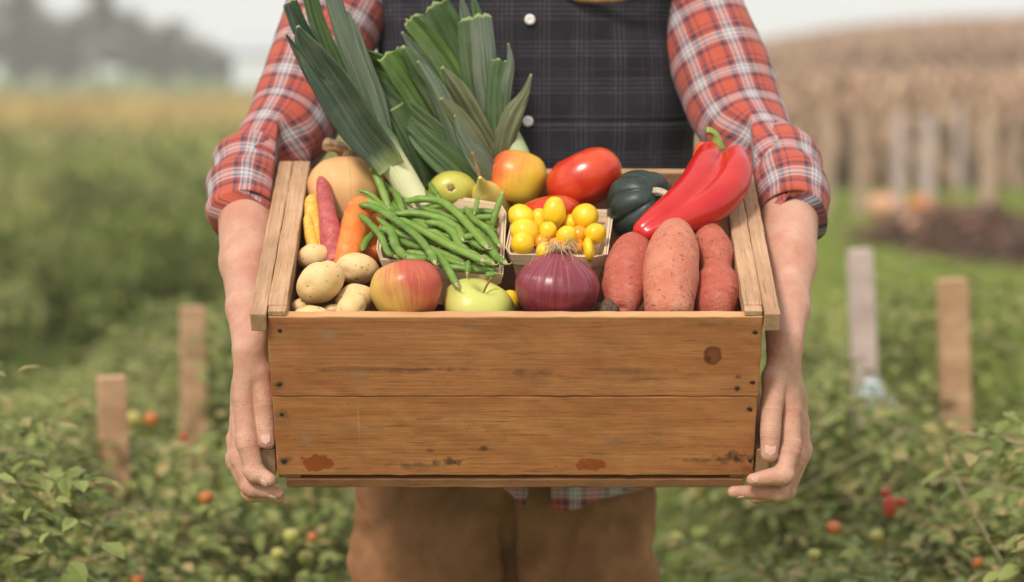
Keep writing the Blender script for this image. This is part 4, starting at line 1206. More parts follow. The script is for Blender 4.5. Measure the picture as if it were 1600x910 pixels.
# baskets -----------------------------------------------------------
def basket(FLp, FRp, BRp, wz, depth, taper, label, rimh=.017, mode='R', bow=.0):
    a, b, c_ = cr(*FLp, wz), cr(*FRp, wz), cr(*BRp, wz)
    d_ = a + c_ - b
    cen = (a + c_) / 2
    m = Matrix((EX, EV, EW)).transposed().to_4x4(); m.translation = cen - EW * depth
    mi = m.inverted()
    q = [mi @ p for p in (a, b, c_, d_)]
    root = empty("berry_basket", mat=m); tag(root, label, "basket")
    def loopat(z, off=0.0):
        f = 1 - taper * (1 - z / depth)
        out = []
        for i in range(4):
            p, nx_ = q[i], q[(i + 1) % 4]
            for j in range(12):
                t = j / 12
                v = p.lerp(nx_, .04 + .92 * t)
                mid = Vector((v.x, v.y, 0)); n_ = Vector((nx_.y - p.y, p.x - nx_.x, 0)).normalized()
                v = Vector((v.x * f, v.y * f, z)) + n_ * (off + bow * math.sin(PI * t))
                out.append(v)
        return out
    def shell(zs, off, th, name, mat, jit=0):
        V, F = [], []
        n = 48
        for z in zs: V += [v + Vector((0, 0, .0010 * noise.noise(v * 60) * (1 if z > .02 else 0))) for v in loopat(z, off)]
        for z in zs: V += loopat(z, off - th)
        k = len(zs)
        for i in range(k - 1):
            for j in range(n):
                j2 = (j + 1) % n
                F.append((i * n + j, i * n + j2, (i + 1) * n + j2, (i + 1) * n + j))
                o = k * n
                F.append((o + i * n + j2, o + i * n + j, o + (i + 1) * n + j, o + (i + 1) * n + j2))
        for j in range(n):
            j2 = (j + 1) % n
            F.append(((k - 1) * n + j, (k - 1) * n + j2, (2 * k - 1) * n + j2, (2 * k - 1) * n + j))
            F.append((j2, j, k * n + j, k * n + j2))
        return mk(name, V, F, mat, root, smooth=False)
    shell([0, depth * .5, depth - .001], 0, .0012, "wall", M_chip)
    shell([depth - rimh, depth - rimh * .5, depth], .0026, .0016, "rim", M_chip)
    shell([depth - rimh * .9, depth - rimh * .5, depth - .0005], -.0016, .0012, "inner_rim", M_chip)
    lp = loopat(.002, -.001)
    V = [v for v in lp] + [v + Vector((0, 0, .0015)) for v in lp]
    n = 48
    F = [tuple(range(n))[::-1], tuple(range(n, 2 * n))] + [(j, (j + 1) % n, n + (j + 1) % n, n + j) for j in range(n)]
    mk("base", V, F, M_chip, root, smooth=False)
    return root, m, q
RW = H + .004
b1, bm1, q1 = basket((589, 403), (783, 433), (789, 320), RW, .062, .16, "shallow wooden chip basket heaped with green beans")
b2, bm2, q2 = basket((791, 396), (946, 401), (956, 329), RW, .068, .24, "light wooden chip basket full of small yellow tomatoes")
print("basket1", [tuple(round(x, 3) for x in p) for p in q1], "basket2", [tuple(round(x, 3) for x in p) for p in q2])
# filling hidden under the fruit so nothing hovers: crumpled packing straw
# yellow tomatoes ---------------------------------------------------
YG = "small yellow tomatoes in the chip basket"
def ytom(px, py, wz, rx, ry, zd, label, mat=None, seed=0):
    c = cr(px, py, wz); a, b = pxm(rx, c.y), pxm(ry, c.y)
    V, F, UV = lathe([(0, -1), (.5, -.9), (.9, -.45), (1, 0), (.88, .5), (.5, .88), (.12, .98), (0, .95)], 32, 26)
    el = 1.08 + .16 * math.sin(seed * 2.7)
    V = lumpy([Vector((v[0] * a, v[1] * a * (1 + .05 * math.sin(seed)), v[2] * b * el)) for v in V], .0016, 32, seed)
    o = put("yellow_tomato", (V, F, UV), mat or M_ytom, c, zd, label, "tomato", YG)
    g = lathe([(0, b * .93), (.0012, b * .95), (.0008, b * .995), (0, b * 1.0)], 8, 6); part_on(o, "stem_scar", g, M_stem)
    return o
YT = [(815, 341, .016, 20, 22, (-.6, .1, .8), "yellow tomato at the basket's far left corner"), (866, 332, .026, 18.5, 22, (.1, -.2, .95), "yellow tomato topmost in the middle of the heap with a dark seam"),
      (915, 339, .020, 21, 21, (-.8, -.3, .5), "broad yellow tomato at the back right with a tiny dark dot"), (821, 363, .018, 24, 18, (.9, .1, .3), "yellow tomato lying sideways in the left half of the basket"),
      (856, 361, .020, 15, 17, (0, -.2, 1), "yellow tomato standing at the very centre of the basket"), (886, 370, .020, 17, 15, (.1, -.5, .8), "round yellow tomato behind the tips of the onion roots"),
      (930, 366, .018, 17, 17, (.5, -.5, .6), "yellow tomato with a greenish underside in the right corner"), (816, 380, .012, 19, 16, (-.2, -.6, .7), "yellow tomato in the front left corner of the basket"),
      (851, 394, .006, 17, 12, (1, 0, .1), "yellow tomato low at the middle of the front rim"), (920, 390, .008, 20, 10, (1, 0, .1), "flat lying yellow tomato behind the right half of the front rim"),
      (843, 346, .012, 14, 16, (0, 0, 1), "yellow tomato sunk between the two at the back left"), (893, 348, .010, 15, 15, (0, 0, 1), "pale yellow tomato deep behind the topmost one")]
for i, (px, py, dw, rx, ry, zd, lb) in enumerate(YT): ytom(px, py, H + dw, rx, ry, zd, lb, None, i)
for i, (px, py, dw, rx, ry, lb) in enumerate([(846, 379, .006, 15, 14, "orange tinted tomato in shadow under the middle ones"), (872, 387, .008, 17, 14, "orange yellow tomato right behind the root tuft"), (905, 368, .006, 16, 15, "orange tomato seen through the gap in the right half"), (900, 385, .004, 15, 14, "orange yellow tomato low behind the roots on the right")]):
    ytom(px, py, H + dw, rx, ry, (.4, .2, .8), lb, M_otom, 20 + i)
o = ytom(797, 470, H - .022, 15, 14, (0, 0, 1), "single yellow tomato on the crate floor between apple and onion", None, 31); del o['group']

# green beans -------------------------------------------------------
BG = "green beans heaped in and over the chip basket"
def zc(p): return 560 + p[0] * .2307, 260 + p[1] * .2307
def bean(pts, w0, w1, r=.0042, label=None, hook=True, seed=0, raw=False, group=BG):
    pts = pts if raw else [zc(p) for p in pts]
    n = len(pts); W_ = [cr(x, y, H + w0 + (w1 - w0) * i / (n - 1)) for i, (x, y) in enumerate(pts)]
    m = frame_z(W_[0], W_[-1] - W_[0]); mi = m.inverted()
    rr = [r * (.30 if i == 0 else (.45 if i == n - 1 else 1)) for i in range(n)]
    # keep full thickness almost to the ends
    L0 = W_[0].lerp(W_[1], .25); L1 = W_[-1].lerp(W_[-2], .22)
    path = [(W_[0], r * .22), (L0, r * .85)] + [(W_[i], r) for i in range(1, n - 1)] + [(L1, r * .9), (W_[-1], r * .35)]
    V, F, UV = sweep([(*(mi @ p), q) for p, q in path], 14, 44, lambda t, a, p: 1 + .075 * math.sin(t * 44 + seed) * abs(math.cos(a)) + .07 * noise.noise(p * 110), (0, 1, 0), True, .86)
    o = mk("green_bean", V, F, M_bean, None, uv=UV); o.matrix_world = m
    tag(o, label or "plain green bean lying in the heap in the bean basket", "green bean", group)
    if hook:
        e = mi @ W_[-1]; d = ((mi @ W_[-1]) - (mi @ L1)).normalized(); s = d.orthogonal().normalized()
        part_on(o, "stalk_end", sweep([(*(e - d * .003), r * .50), (*(e + d * .0005), r * .58), (*(e + d * .004), r * .20), (*(e + d * .008 + s * .002), r * .13), (*(e + d * .009 + s * .005), r * .10)], 8, 14), M_beantip)
    return o
BL = [
 ([(80, 5), (120, 60), (165, 170), (205, 290)], .050, .012, "thick bean standing upright at the left above the rest", .0048),
 ([(180, 110), (250, 180), (280, 250), (305, 310)], .018, .012, "bean curving down just right of the upright one", .0046),
 ([(250, 108), (300, 180), (345, 250)], .020, .010, "short dark bean pointing up behind the heap on the left", .0044),
 ([(380, 112), (430, 165), (520, 222)], .020, .014, "bean with a pale hooked tip at the back of the heap", .0040),
 ([(478, 112), (520, 178), (556, 225)], .020, .012, "dark bean tip standing in front of the green pear", .0038),
 ([(360, 130), (380, 200), (400, 260)], .016, .012, "short bean leaning on the leek's white shaft", .0036),
 ([(0, 160), (80, 190), (160, 260), (210, 320)], .026, .016, "thin pale bean sticking out furthest to the upper left", .0032),
 ([(0, 258), (110, 280), (260, 370), (400, 480), (490, 590), (518, 655)], .030, .034, "long bean running from the far left tip down across the whole front", .0048),
 ([(22, 215), (120, 262), (240, 350), (330, 430)], .028, .020, "bean lying along the upper side of the longest one", .0044),
 ([(310, 240), (430, 222), (560, 240), (670, 320), (770, 430), (870, 550)], .022, .028, "long arched bean crossing the top of the heap to the right", .0052),
 ([(240, 322), (400, 320), (560, 356), (670, 420), (708, 500)], .018, .022, "bean bowed like a hook in the middle of the heap", .0050),
 ([(450, 378), (560, 396), (640, 450), (680, 525), (735, 575)], .018, .022, "curved bean inside the bow of the larger curved one", .0050),
 ([(270, 350), (420, 430), (600, 530), (740, 595), (840, 640)], .024, .030, "long bean lying diagonally to the lower right, end cut blunt", .0050),
 ([(350, 400), (520, 478), (700, 560), (825, 615)], .020, .022, None, .0044),
 ([(150, 415), (225, 450), (258, 550), (340, 620), (480, 628)], .026, .022, "s-shaped bean bending round the left end of the heap", .0054),
 ([(0, 320), (80, 390), (150, 470), (200, 580), (245, 610)], .026, .014, "dark bean drooping over the basket's left front corner", .0042),
 ([(722, 275), (780, 360), (880, 430), (955, 540)], .016, .020, "bean curving down the right side of the basket", .0044),
 ([(810, 440), (880, 540), (940, 620), (995, 655)], .022, .024, "bean whose tip pokes over the right rim", .0050),
 ([(480, 540), (560, 620), (620, 720), (665, 805)], .028, .020, "bean hanging over the front rim above the red apple", .0046),
 ([(120, 340), (230, 430), (330, 480)], .018, .014, None, .0042), ([(270, 500), (380, 540), (500, 560)], .012, .014, None, .0046),
 ([(320, 580), (400, 590), (500, 610)], .012, .010, None, .0042), ([(560, 615), (660, 650), (735, 672)], .012, .012, None, .0044),
 ([(540, 672), (700, 690), (830, 700), (935, 698)], .010, .010, "straight bean lying along the inside of the front rim", .0044),
 ([(900, 435), (925, 330), (975, 185)], .000, .034, "bean standing upright at the right back corner with a curled stalk", .0040),
 ([(25, 575), (50, 510), (105, 450)], -.004, .004, "bean outside the basket between the carrot and its left corner", .0046),
 ([(745, 640), (742, 690), (738, 722)], .024, .016, "short bean end bent over the front rim near its right end", .0036),
 ([(812, 205), (800, 260), (785, 320)], .024, .014, "thin bean tip pointing up before the back rim", .0030),
 ([(430, 280), (560, 322), (690, 375)], .014, .016, None, .0040), ([(712, 482), (745, 478), (775, 475)], .026, .026, "stubby bean end facing the viewer in the right half", .0052),
 ([(420, 440), (520, 450), (620, 520)], .012, .012, None, .0044), ([(250, 430), (420, 470), (560, 540)], .012, .014, None, .0044),
 ([(760, 520), (800, 530), (850, 560)], .020, .020, None, .0046), ([(840, 610), (870, 640), (910, 660)], .018, .020, None, .0052),
 ([(860, 740), (890, 735), (925, 730)], .010, .010, None, .0046), ([(790, 420), (850, 500), (900, 560)], .014, .014, None, .0046),
 ([(500, 560), (600, 600), (700, 640)], .014, .014, None, .0042), ([(200, 250), (260, 330), (330, 390)], .012, .010, None, .0040),
]
for i, (pts, w0, w1, lb, r_) in enumerate(BL): bean(pts, w0, w1, r_ * 1.06, lb, True, i)
random.seed(12)
bi = bm1.inverted()
for i in range(46):       # the lower layers of the heap, inside the basket
    u, v = random.uniform(.12, .88), random.uniform(.12, .88)
    A, B, C_, D_ = q1
    cpt = (A * (1 - u) + B * u) * (1 - v) + (D_ * (1 - u) + C_ * u) * v
    wz = .062 - .004 + random.uniform(-.014, .006) + .008 * math.sin(PI * u) * math.sin(PI * v)
    ang = random.gauss(-.5, .45); ln = random.uniform(.04, .062)
    def lim(p):
        p.x = max(min(p.x, max(B.x, C_.x) * .86), min(A.x, D_.x) * .86); p.y = max(min(p.y, max(C_.y, D_.y) * .86), min(A.y, B.y) * .72); return p
    k = random.uniform(-.015, .015)
    p0, p1, p2 = [lim(Vector((cpt.x + math.cos(ang) * ln * s_ + k * math.sin(ang) * (1 - abs(s_)) , cpt.y + math.sin(ang) * ln * s_ + k * math.cos(ang) * (1 - abs(s_)), wz))) for s_ in (-1, 0, 1)]
    W_ = [bm1 @ p for p in (p0, p1, p2)]
    m = frame_z(W_[0], W_[2] - W_[0] + Vector((1e-4, 0, 0))); mi = m.inverted(); r_ = random.uniform(.0038, .0050)
    V, F, UV = sweep([(*(mi @ W_[0]), r_ * .25), (*(mi @ W_[0].lerp(W_[1], .2)), r_ * .9), (*(mi @ W_[1]), r_), (*(mi @ W_[2].lerp(W_[1], .2)), r_ * .9), (*(mi @ W_[2]), r_ * .3)], 12, 30, None, (0, 1, 0), True, .86)
    o = mk("green_bean", V, F, M_bean, None, uv=UV); o.matrix_world = m
    tag(o, "plain green bean lying in the heap in the bean basket", "green bean", BG)

# leeks -------------------------------------------------------------
def leaf(pts, fold=.25, tw=0.0, seed=0, n=60, m=15, tip='cut', th=.0012, belly=0.0):
    """pts (px,py,Y,width px)"""
    ctl = [(*P(px, py, Y), pxm(wd, Y)) for px, py, Y, wd in pts]
    pp_ = catmull(ctl, n)
    V, UV, F = [], [], []
    for i in range(n):
        c_ = Vector(pp_[i][:3]); wd = max(pp_[i][3], .0005)
        T_ = (Vector(pp_[min(i + 1, n - 1)][:3]) - Vector(pp_[max(i - 1, 0)][:3])).normalized()
        view = Vector((0, 1, 0)); S_ = T_.cross(view).normalized()
        t = i / (n - 1); an = tw * (t - .3) + .10 * math.sin(3 * t + seed)
        N_ = S_.cross(T_).normalized()
        S2 = S_ * math.cos(an) + N_ * math.sin(an); N2 = S2.cross(T_).normalized()
        if N2.y > 0: N2 = -N2
        for j in range(m):
            s = j / (m - 1) * 2 - 1
            cur = (abs(s) ** 1.15) * fold + .030 * math.cos(s * 9 + seed) + .05 * max(0, math.sin(s * 3 + seed + 2 * t))
            rip = .07 * math.sin(7 * t + 3 * s + seed) * abs(s) ** 2 + .05 * noise.noise(Vector((t * 6, s * 2, seed)))
            e = 0
            if tip == 'cut' and i >= n - 3: e = (.03 * wd * math.sin(j * 1.1 + seed) + .30 * wd * noise.noise(Vector((j * .45, seed, 0))) + .12 * wd * s * math.cos(seed) - .16 * wd * s * s) * (1, .5, .2)[n - 1 - i]
            V.append(c_ + S2 * (s * wd / 2) + N2 * (wd * (cur + rip - .3 * fold)) + T_ * e)
            UV.append((s * wd / 2 + seed * .013, t))
    for i in range(n - 1):
        for j in range(m - 1):
            F.append((i * m + j, i * m + j + 1, (i + 1) * m + j + 1, (i + 1) * m + j))
    return V, F, UV
def leek(base, label, leaves, shaft, shaftmat=None):
    root = empty("leek", P(*base)); tag(root, label, "leek", "leeks rising from the crate's back left")
    off = root.location
    def add(name, g, mat, lb=None):
        o = mk(name, [Vector(v) - off for v in g[0]], g[1], mat, root, uv=g[2]); tag(o, lb)
        if name == "leaf":
            so = o.modifiers.new("s", 'SOLIDIFY'); so.thickness = .0013; so.offset = 0
        return o
    if shaft:
        g = sweep([pp(*s) for s in shaft], 40, 50, lambda t, a, p: 1 + .02 * noise.noise(p * 40), (0, -1, 0))
        Lm = g[2][-3][1]
        g = (g[0], g[1], [(u, v / max(Lm, 1e-3)) for u, v in g[2]])
        add("shaft", g, shaftmat or M_leekS)
    for (pts, fold, tw, mat, kw) in leaves: add("leaf", leaf(pts, fold, tw, **kw), mat)
    return root
M_leekA1 = leek_mat('leek_leaf_outer', (0.015, 0.030, 0.016), (0.050, 0.074, 0.042), (0.36, 0.42, 0.18), -.02, .22)
LA = [
 ([(612, 262, 3.160, 44), (600, 244, 3.154, 50), (568, 205, 3.150, 62), (532, 150, 3.148, 64), (499, 102, 3.146, 50), (475, 66, 3.142, 30), (465, 40, 3.14, 4)], .34, .05, M_leekA1, dict(seed=1, tip='pt')),
 ([(560, 178, 3.172, 34), (522, 122, 3.168, 34), (492, 82, 3.162, 30), (470, 46, 3.158, 26), (458, 16, 3.156, 24), (453, 2, 3.156, 22)], .42, .1, M_leekA, dict(seed=9, tip='cut')),
 ([(596, 226, 3.20, 24), (560, 162, 3.205, 28), (522, 95, 3.20, 28), (498, 40, 3.20, 26), (482, -18, 3.20, 24)], .3, .2, M_leekD, dict(seed=2)),
 ([(598, 216, 3.195, 26), (572, 142, 3.19, 32), (546, 75, 3.185, 34), (528, 20, 3.185, 28), (516, -20, 3.185, 24)], -.28, -.3, M_leekG, dict(seed=3)),
 ([(604, 218, 3.20, 22), (590, 160, 3.20, 28), (570, 100, 3.195, 22), (555, 50, 3.19, 12), (542, 15, 3.19, 2)], -.3, .3, M_leekG, dict(seed=4, tip='pt')),
 ([(600, 222, 3.205, 24), (580, 160, 3.21, 30), (556, 100, 3.21, 28), (540, 50, 3.21, 20)], .3, .3, M_leekA, dict(seed=7)),
 ([(528, 176, 3.165, 26), (498, 132, 3.15, 26), (474, 95, 3.14, 18), (455, 66, 3.135, 7), (446, 53, 3.13, 1)], .25, .3, M_leekA, dict(seed=5, tip='pt')),
 ([(610, 240, 3.215, 30), (602, 190, 3.22, 30), (588, 140, 3.22, 22), (575, 105, 3.22, 6)], .2, .3, M_leekA, dict(seed=6, tip='pt'))]
leek((640, 300, 3.19), "leek leaning far left with a long blue green closed leaf and a creamy shaft", LA,
     [(660, 330, 3.165, .0175), (645, 304, 3.172, .0178), (628, 276, 3.176, .0182), (610, 250, 3.180, .020), (592, 224, 3.182, .0235), (574, 198, 3.182, .018)])
# stub leek: a cut dark tube
g_pts = [(662, 290, 3.255, .020), (652, 262, 3.25, .025), (636, 225, 3.245, .0275), (618, 190, 3.24, .0275), (607, 170, 3.238, .0265)]
root = empty("leek", P(655, 290, 3.25)); tag(root, "short leek with its dark leaves cut off square between the other leeks", "leek", "leeks rising from the crate's back left")
g = sweep([pp(*s) for s in g_pts], 40, 50, lambda t, a, p: 1 + .03 * math.sin(3 * a) + .02 * noise.noise(p * 40) , (0, -1, 0), caps=False)
Lm = g[2][-1][1]
o = mk("shaft", [Vector(v) - root.location for v in g[0]], g[1], M_leekD, root, uv=[(u, v / Lm) for u, v in g[2]])
so = o.modifiers.new("s", 'SOLIDIFY'); so.thickness = .0016; so.offset = -1
g = sweep([pp(x, y, Y, r * .72) for x, y, Y, r in g_pts[1:]], 30, 30, lambda t, a, p: 1 + .05 * math.sin(4 * a), (0, -1, 0), caps=False)
o = mk("leaf", [Vector(v) - root.location for v in g[0]], g[1], M_leekA, root, uv=[(u, v / Lm) for u, v in g[2]])
so = o.modifiers.new("s", 'SOLIDIFY'); so.thickness = .0014; so.offset = -1
LC = [
 ([(780, 300, 3.26, 30), (735, 240, 3.25, 44), (690, 190, 3.24, 54), (635, 140, 3.235, 62), (590, 112, 3.23, 60), (548, 92, 3.23, 44)], .22, .2, M_leekC, dict(seed=11)),
 ([(772, 298, 3.25, 26), (728, 246, 3.237, 42), (688, 196, 3.228, 50), (650, 140, 3.222, 50), (624, 104, 3.218, 46), (606, 82, 3.216, 40)], .2, -.2, M_leekC, dict(seed=12)),
 ([(778, 300, 3.24, 20), (745, 256, 3.225, 36), (712, 205, 3.214, 42), (680, 150, 3.208, 40), (652, 108, 3.204, 34), (628, 72, 3.20, 5)], -.25, .3, M_leekD, dict(seed=13, tip='pt')),
 ([(752, 282, 3.23, 20), (722, 235, 3.214, 30), (704, 190, 3.205, 32), (682, 142, 3.20, 28), (664, 112, 3.198, 16), (652, 96, 3.197, 4)], -.25, .3, M_leekG, dict(seed=18, tip='pt')),
 ([(785, 298, 3.235, 22), (760, 258, 3.216, 28), (735, 215, 3.203, 36), (706, 176, 3.198, 28), (688, 154, 3.196, 6)], -.3, .4, M_leekB, dict(seed=14, tip='pt')),
 ([(775, 240, 3.25, 22), (745, 190, 3.24, 30), (715, 140, 3.235, 28), (690, 105, 3.235, 5)], -.2, .3, M_leekB, dict(seed=19, tip='pt')),
 ([(790, 305, 3.232, 24), (742, 272, 3.222, 44), (690, 225, 3.216, 48), (640, 178, 3.222, 38), (600, 142, 3.23, 26), (575, 126, 3.235, 6)], .18, .3, M_leekD, dict(seed=15, tip='pt')),
 ([(782, 300, 3.224, 20), (765, 272, 3.210, 34), (742, 240, 3.200, 32), (720, 205, 3.196, 18), (710, 180, 3.195, 3)], -.25, .3, M_leekG, dict(seed=16, tip='pt')),
 ([(755, 300, 3.220, 40), (712, 264, 3.212, 50), (672, 228, 3.212, 44), (645, 200, 3.22, 26), (628, 186, 3.226, 5)], .15, .2, M_leekD, dict(seed=17, tip='pt'))]
leek((770, 300, 3.24), "leek with a broad fan of bright green leaves in the middle", LC, [(778, 330, 3.225, .013), (770, 306, 3.232, .015), (755, 285, 3.238, .018), (740, 265, 3.24, .016)], M_leekD)
LD = [
 ([(790, 270, 3.30, 30), (760, 210, 3.30, 40), (733, 150, 3.305, 56), (704, 92, 3.31, 76), (682, 48, 3.31, 82), (664, 14, 3.31, 78)], .20, .15, M_leekD, dict(seed=21)),
 ([(775, 240, 3.295, 30), (735, 165, 3.295, 34), (700, 105, 3.30, 36), (668, 60, 3.30, 34), (640, 28, 3.30, 26)], .25, .3, M_leekC, dict(seed=30)),
 ([(795, 270, 3.29, 24), (765, 205, 3.28, 30), (742, 140, 3.28, 32), (732, 80, 3.28, 30), (728, 28, 3.285, 26)], -.25, .1, M_leekD, dict(seed=22)),
 ([(800, 275, 3.28, 24), (775, 205, 3.268, 32), (762, 140, 3.265, 38), (756, 80, 3.265, 38), (750, 22, 3.27, 34)], -.25, -.15, M_leekG, dict(seed=23)),
 ([(798, 280, 3.27, 26), (780, 225, 3.257, 38), (776, 170, 3.255, 36), (778, 120, 3.255, 34), (782, 93, 3.257, 32)], -.25, .1, M_leekD, dict(seed=24)),
 ([(786, 290, 3.255, 18), (781, 252, 3.245, 28), (786, 216, 3.243, 36), (800, 178, 3.248, 34), (818, 148, 3.253, 16), (830, 116, 3.258, 2)], -.32, .5, M_leekB, dict(seed=25, tip='pt')),
 ([(745, 130, 3.31, 16), (736, 70, 3.315, 22), (726, 20, 3.32, 14), (720, -6, 3.32, 3)], .25, .3, M_leekG, dict(seed=26, tip='pt')),
 ([(785, 190, 3.26, 16), (790, 140, 3.252, 18), (797, 100, 3.25, 12), (794, 68, 3.25, 2)], -.3, .5, M_leekG, dict(seed=27, tip='pt')),
 ([(765, 130, 3.29, 16), (754, 70, 3.30, 22), (745, 20, 3.305, 14), (738, -8, 3.31, 3)], .25, .4, M_leekD, dict(seed=28, tip='pt')),
 ([(718, 165, 3.295, 20), (686, 120, 3.30, 24), (652, 82, 3.30, 18), (628, 50, 3.30, 3)], .25, .3, M_leekG, dict(seed=29, tip='pt'))]
leek((805, 260, 3.29), "tall leek at the back with upright square cut leaves and a pale shaft", LD, [(822, 300, 3.245, .0185), (815, 270, 3.252, .0190), (804, 238, 3.262, .0185), (794, 212, 3.272, .0160), (785, 190, 3.285, .012)], leek_mat("leek_shaft_pale_green", (.06, .10, .05), (.10, .15, .07), (.36, .44, .22), .5, 1.0))
# ------------------------------------------------------------------ ground
def sstep(x, a, b):
    t = min(max((x - a) / (b - a), 0), 1); return t * t * (3 - 2 * t)
def gz(x, y):
    return 1.45 * sstep(y, 32, 90) * sstep(x, 2, 16) + .05 * noise.noise(Vector((x * .3, y * .3, 0))) * (1 - sstep(y, 2, 5) * 0) 
def ground_mat():
    m = M("field_soil_and_grass", 0.95, 0.1)
    p = m.world(); s = m.sep(p)
    n = m.noise(p, .8, 6, .65); n2 = m.noise(p, 6, 5, .7)
    c = m.mix(m.ramp(n2, [(.35, 0), (.65, 1)]), (0.085, 0.135, 0.022), (0.17, 0.22, 0.045))
    c = m.mix(m.ramp(n, [(.45, 0), (.62, .5)]), c, (0.16, 0.145, 0.055))
    c = m.mix(m.ramp(m.noise(p, 2.2, 4), [(.62, 0), (.72, .7)]), c, (0.07, 0.045, 0.028))
    far = m.ramp(m.math('DIVIDE', s[1], 400), [(0, 0), (.07, 0), (.13, .8), (.30, .9), (.42, .3), (1, .2)])
    c = m.mix(far, c, m.mix(m.noise(p, .12, 5), (0.30, 0.21, 0.075), (0.24, 0.20, 0.07)))
    c = m.mix(m.ramp(m.math('DIVIDE', s[1], 400), [(0, 0), (.26, 0), (.36, .9), (1, .9)]), c, (0.20, 0.25, 0.09))
    m.color(c); m.bump(n2, .6, .03); return m.m
xs = np.concatenate([np.linspace(-320, -60, 10), np.linspace(-50, 50, 101), np.linspace(60, 320, 10)])
ys_ = np.concatenate([np.linspace(-36, -4, 8), np.linspace(-2, 30, 65), np.linspace(32, 120, 45), np.linspace(130, 410, 20)])
V = [(x, y, gz(x, y)) for y in ys_ for x in xs]; n_ = len(xs)
F = [(j * n_ + i, j * n_ + i + 1, (j + 1) * n_ + i + 1, (j + 1) * n_ + i) for j in range(len(ys_) - 1) for i in range(n_ - 1)]
tag(mk("ground", V, F, ground_mat()), kind="structure")

# ------------------------------------------------------------------ foliage materials
def leafmat(name, c1, c2, c3=None, amt=.3, rough=.55, trans=.25):
    m = M(name, rough, 0.3); o = m.coord(); g = m.t.nodes.new("ShaderNodeNewGeometry")
    r = m.mix(.75, m.noise(m.coord('UV'), 3, 2), g.outputs["Random Per Island"])
    c = m.mix(r, c1, c2)
    if c3: c = m.mix(m.ramp(g.outputs["Random Per Island"], [(1 - amt - .02, 0), (1 - amt + .02, 1)]), c, c3)
    m.color(c)
    m.b.inputs["Subsurface Weight"].default_value = 0
    tr = m.t.nodes.new("ShaderNodeBsdfTranslucent"); m.L(c, tr.inputs["Color"])
    mx = m.t.nodes.new("ShaderNodeMixShader"); mx.inputs[0].default_value = trans
    out = m.t.nodes["Material Output"]
    m.L(m.b.outputs[0], mx.inputs[1]); m.L(tr.outputs[0], mx.inputs[2]); m.L(mx.outputs[0], out.inputs[0])
    return m.m
L_tom = leafmat("tomato_leaf", (0.085, 0.125, 0.025), (0.38, 0.41, 0.12), (0.36, 0.30, 0.12), .16)
L_tom2 = leafmat("tomato_leaf_light", (0.095, 0.135, 0.028), (0.42, 0.44, 0.13), (0.42, 0.33, 0.13), .2)
L_shrub = leafmat("shrub_leaf", (0.08, 0.125, 0.022), (0.24, 0.27, 0.06), (0.26, 0.24, 0.06), .12)
L_stem = simple("plant_stem", (0.15, 0.19, 0.06), (0.30, 0.28, 0.12), 60, .7)
M_vine = simple("dry_vine_bark", (0.26, 0.22, 0.11), (0.42, 0.36, 0.20), 60, .85)
M_fr = waxy("ripe_tomato", (0.40, 0.028, 0.014), (0.48, 0.07, 0.02), .5)
M_fo = waxy("orange_fruit", (0.40, 0.095, 0.018), (0.50, 0.17, 0.035), .55)
M_fy = waxy("unripe_tomato", (0.42, 0.36, 0.07), (0.36, 0.36, 0.09), .45)
def leaflet(c, d, up, L_, wd, rng, V, F):
    wd *= rng.uniform(.6, 1.0); L_ *= rng.uniform(.8, 1.2)
    d = d.normalized(); s = d.cross(up)
    if s.length < 1e-3: s = d.orthogonal()
    s.normalize(); n = s.cross(d).normalized()
    o = len(V)
    V += [c, c + d * L_ * .35 + s * wd * .5 + n * L_ * .06, c + d * L_ * .30 - n * L_ * .03, c + d * L_ * .35 - s * wd * .5 + n * L_ * .06,
          c + d * L_ * .72 + s * wd * .38 - n * L_ * .02, c + d * L_ * .72 - n * L_ * .06, c + d * L_ * .72 - s * wd * .38 - n * L_ * .02, c + d * L_ - n * L_ * .18]
    F += [(o, o + 1, o + 2), (o, o + 2, o + 3), (o + 1, o + 4, o + 5, o + 2), (o + 2, o + 5, o + 6, o + 3), (o + 4, o + 7, o + 5), (o + 5, o + 7, o + 6)]
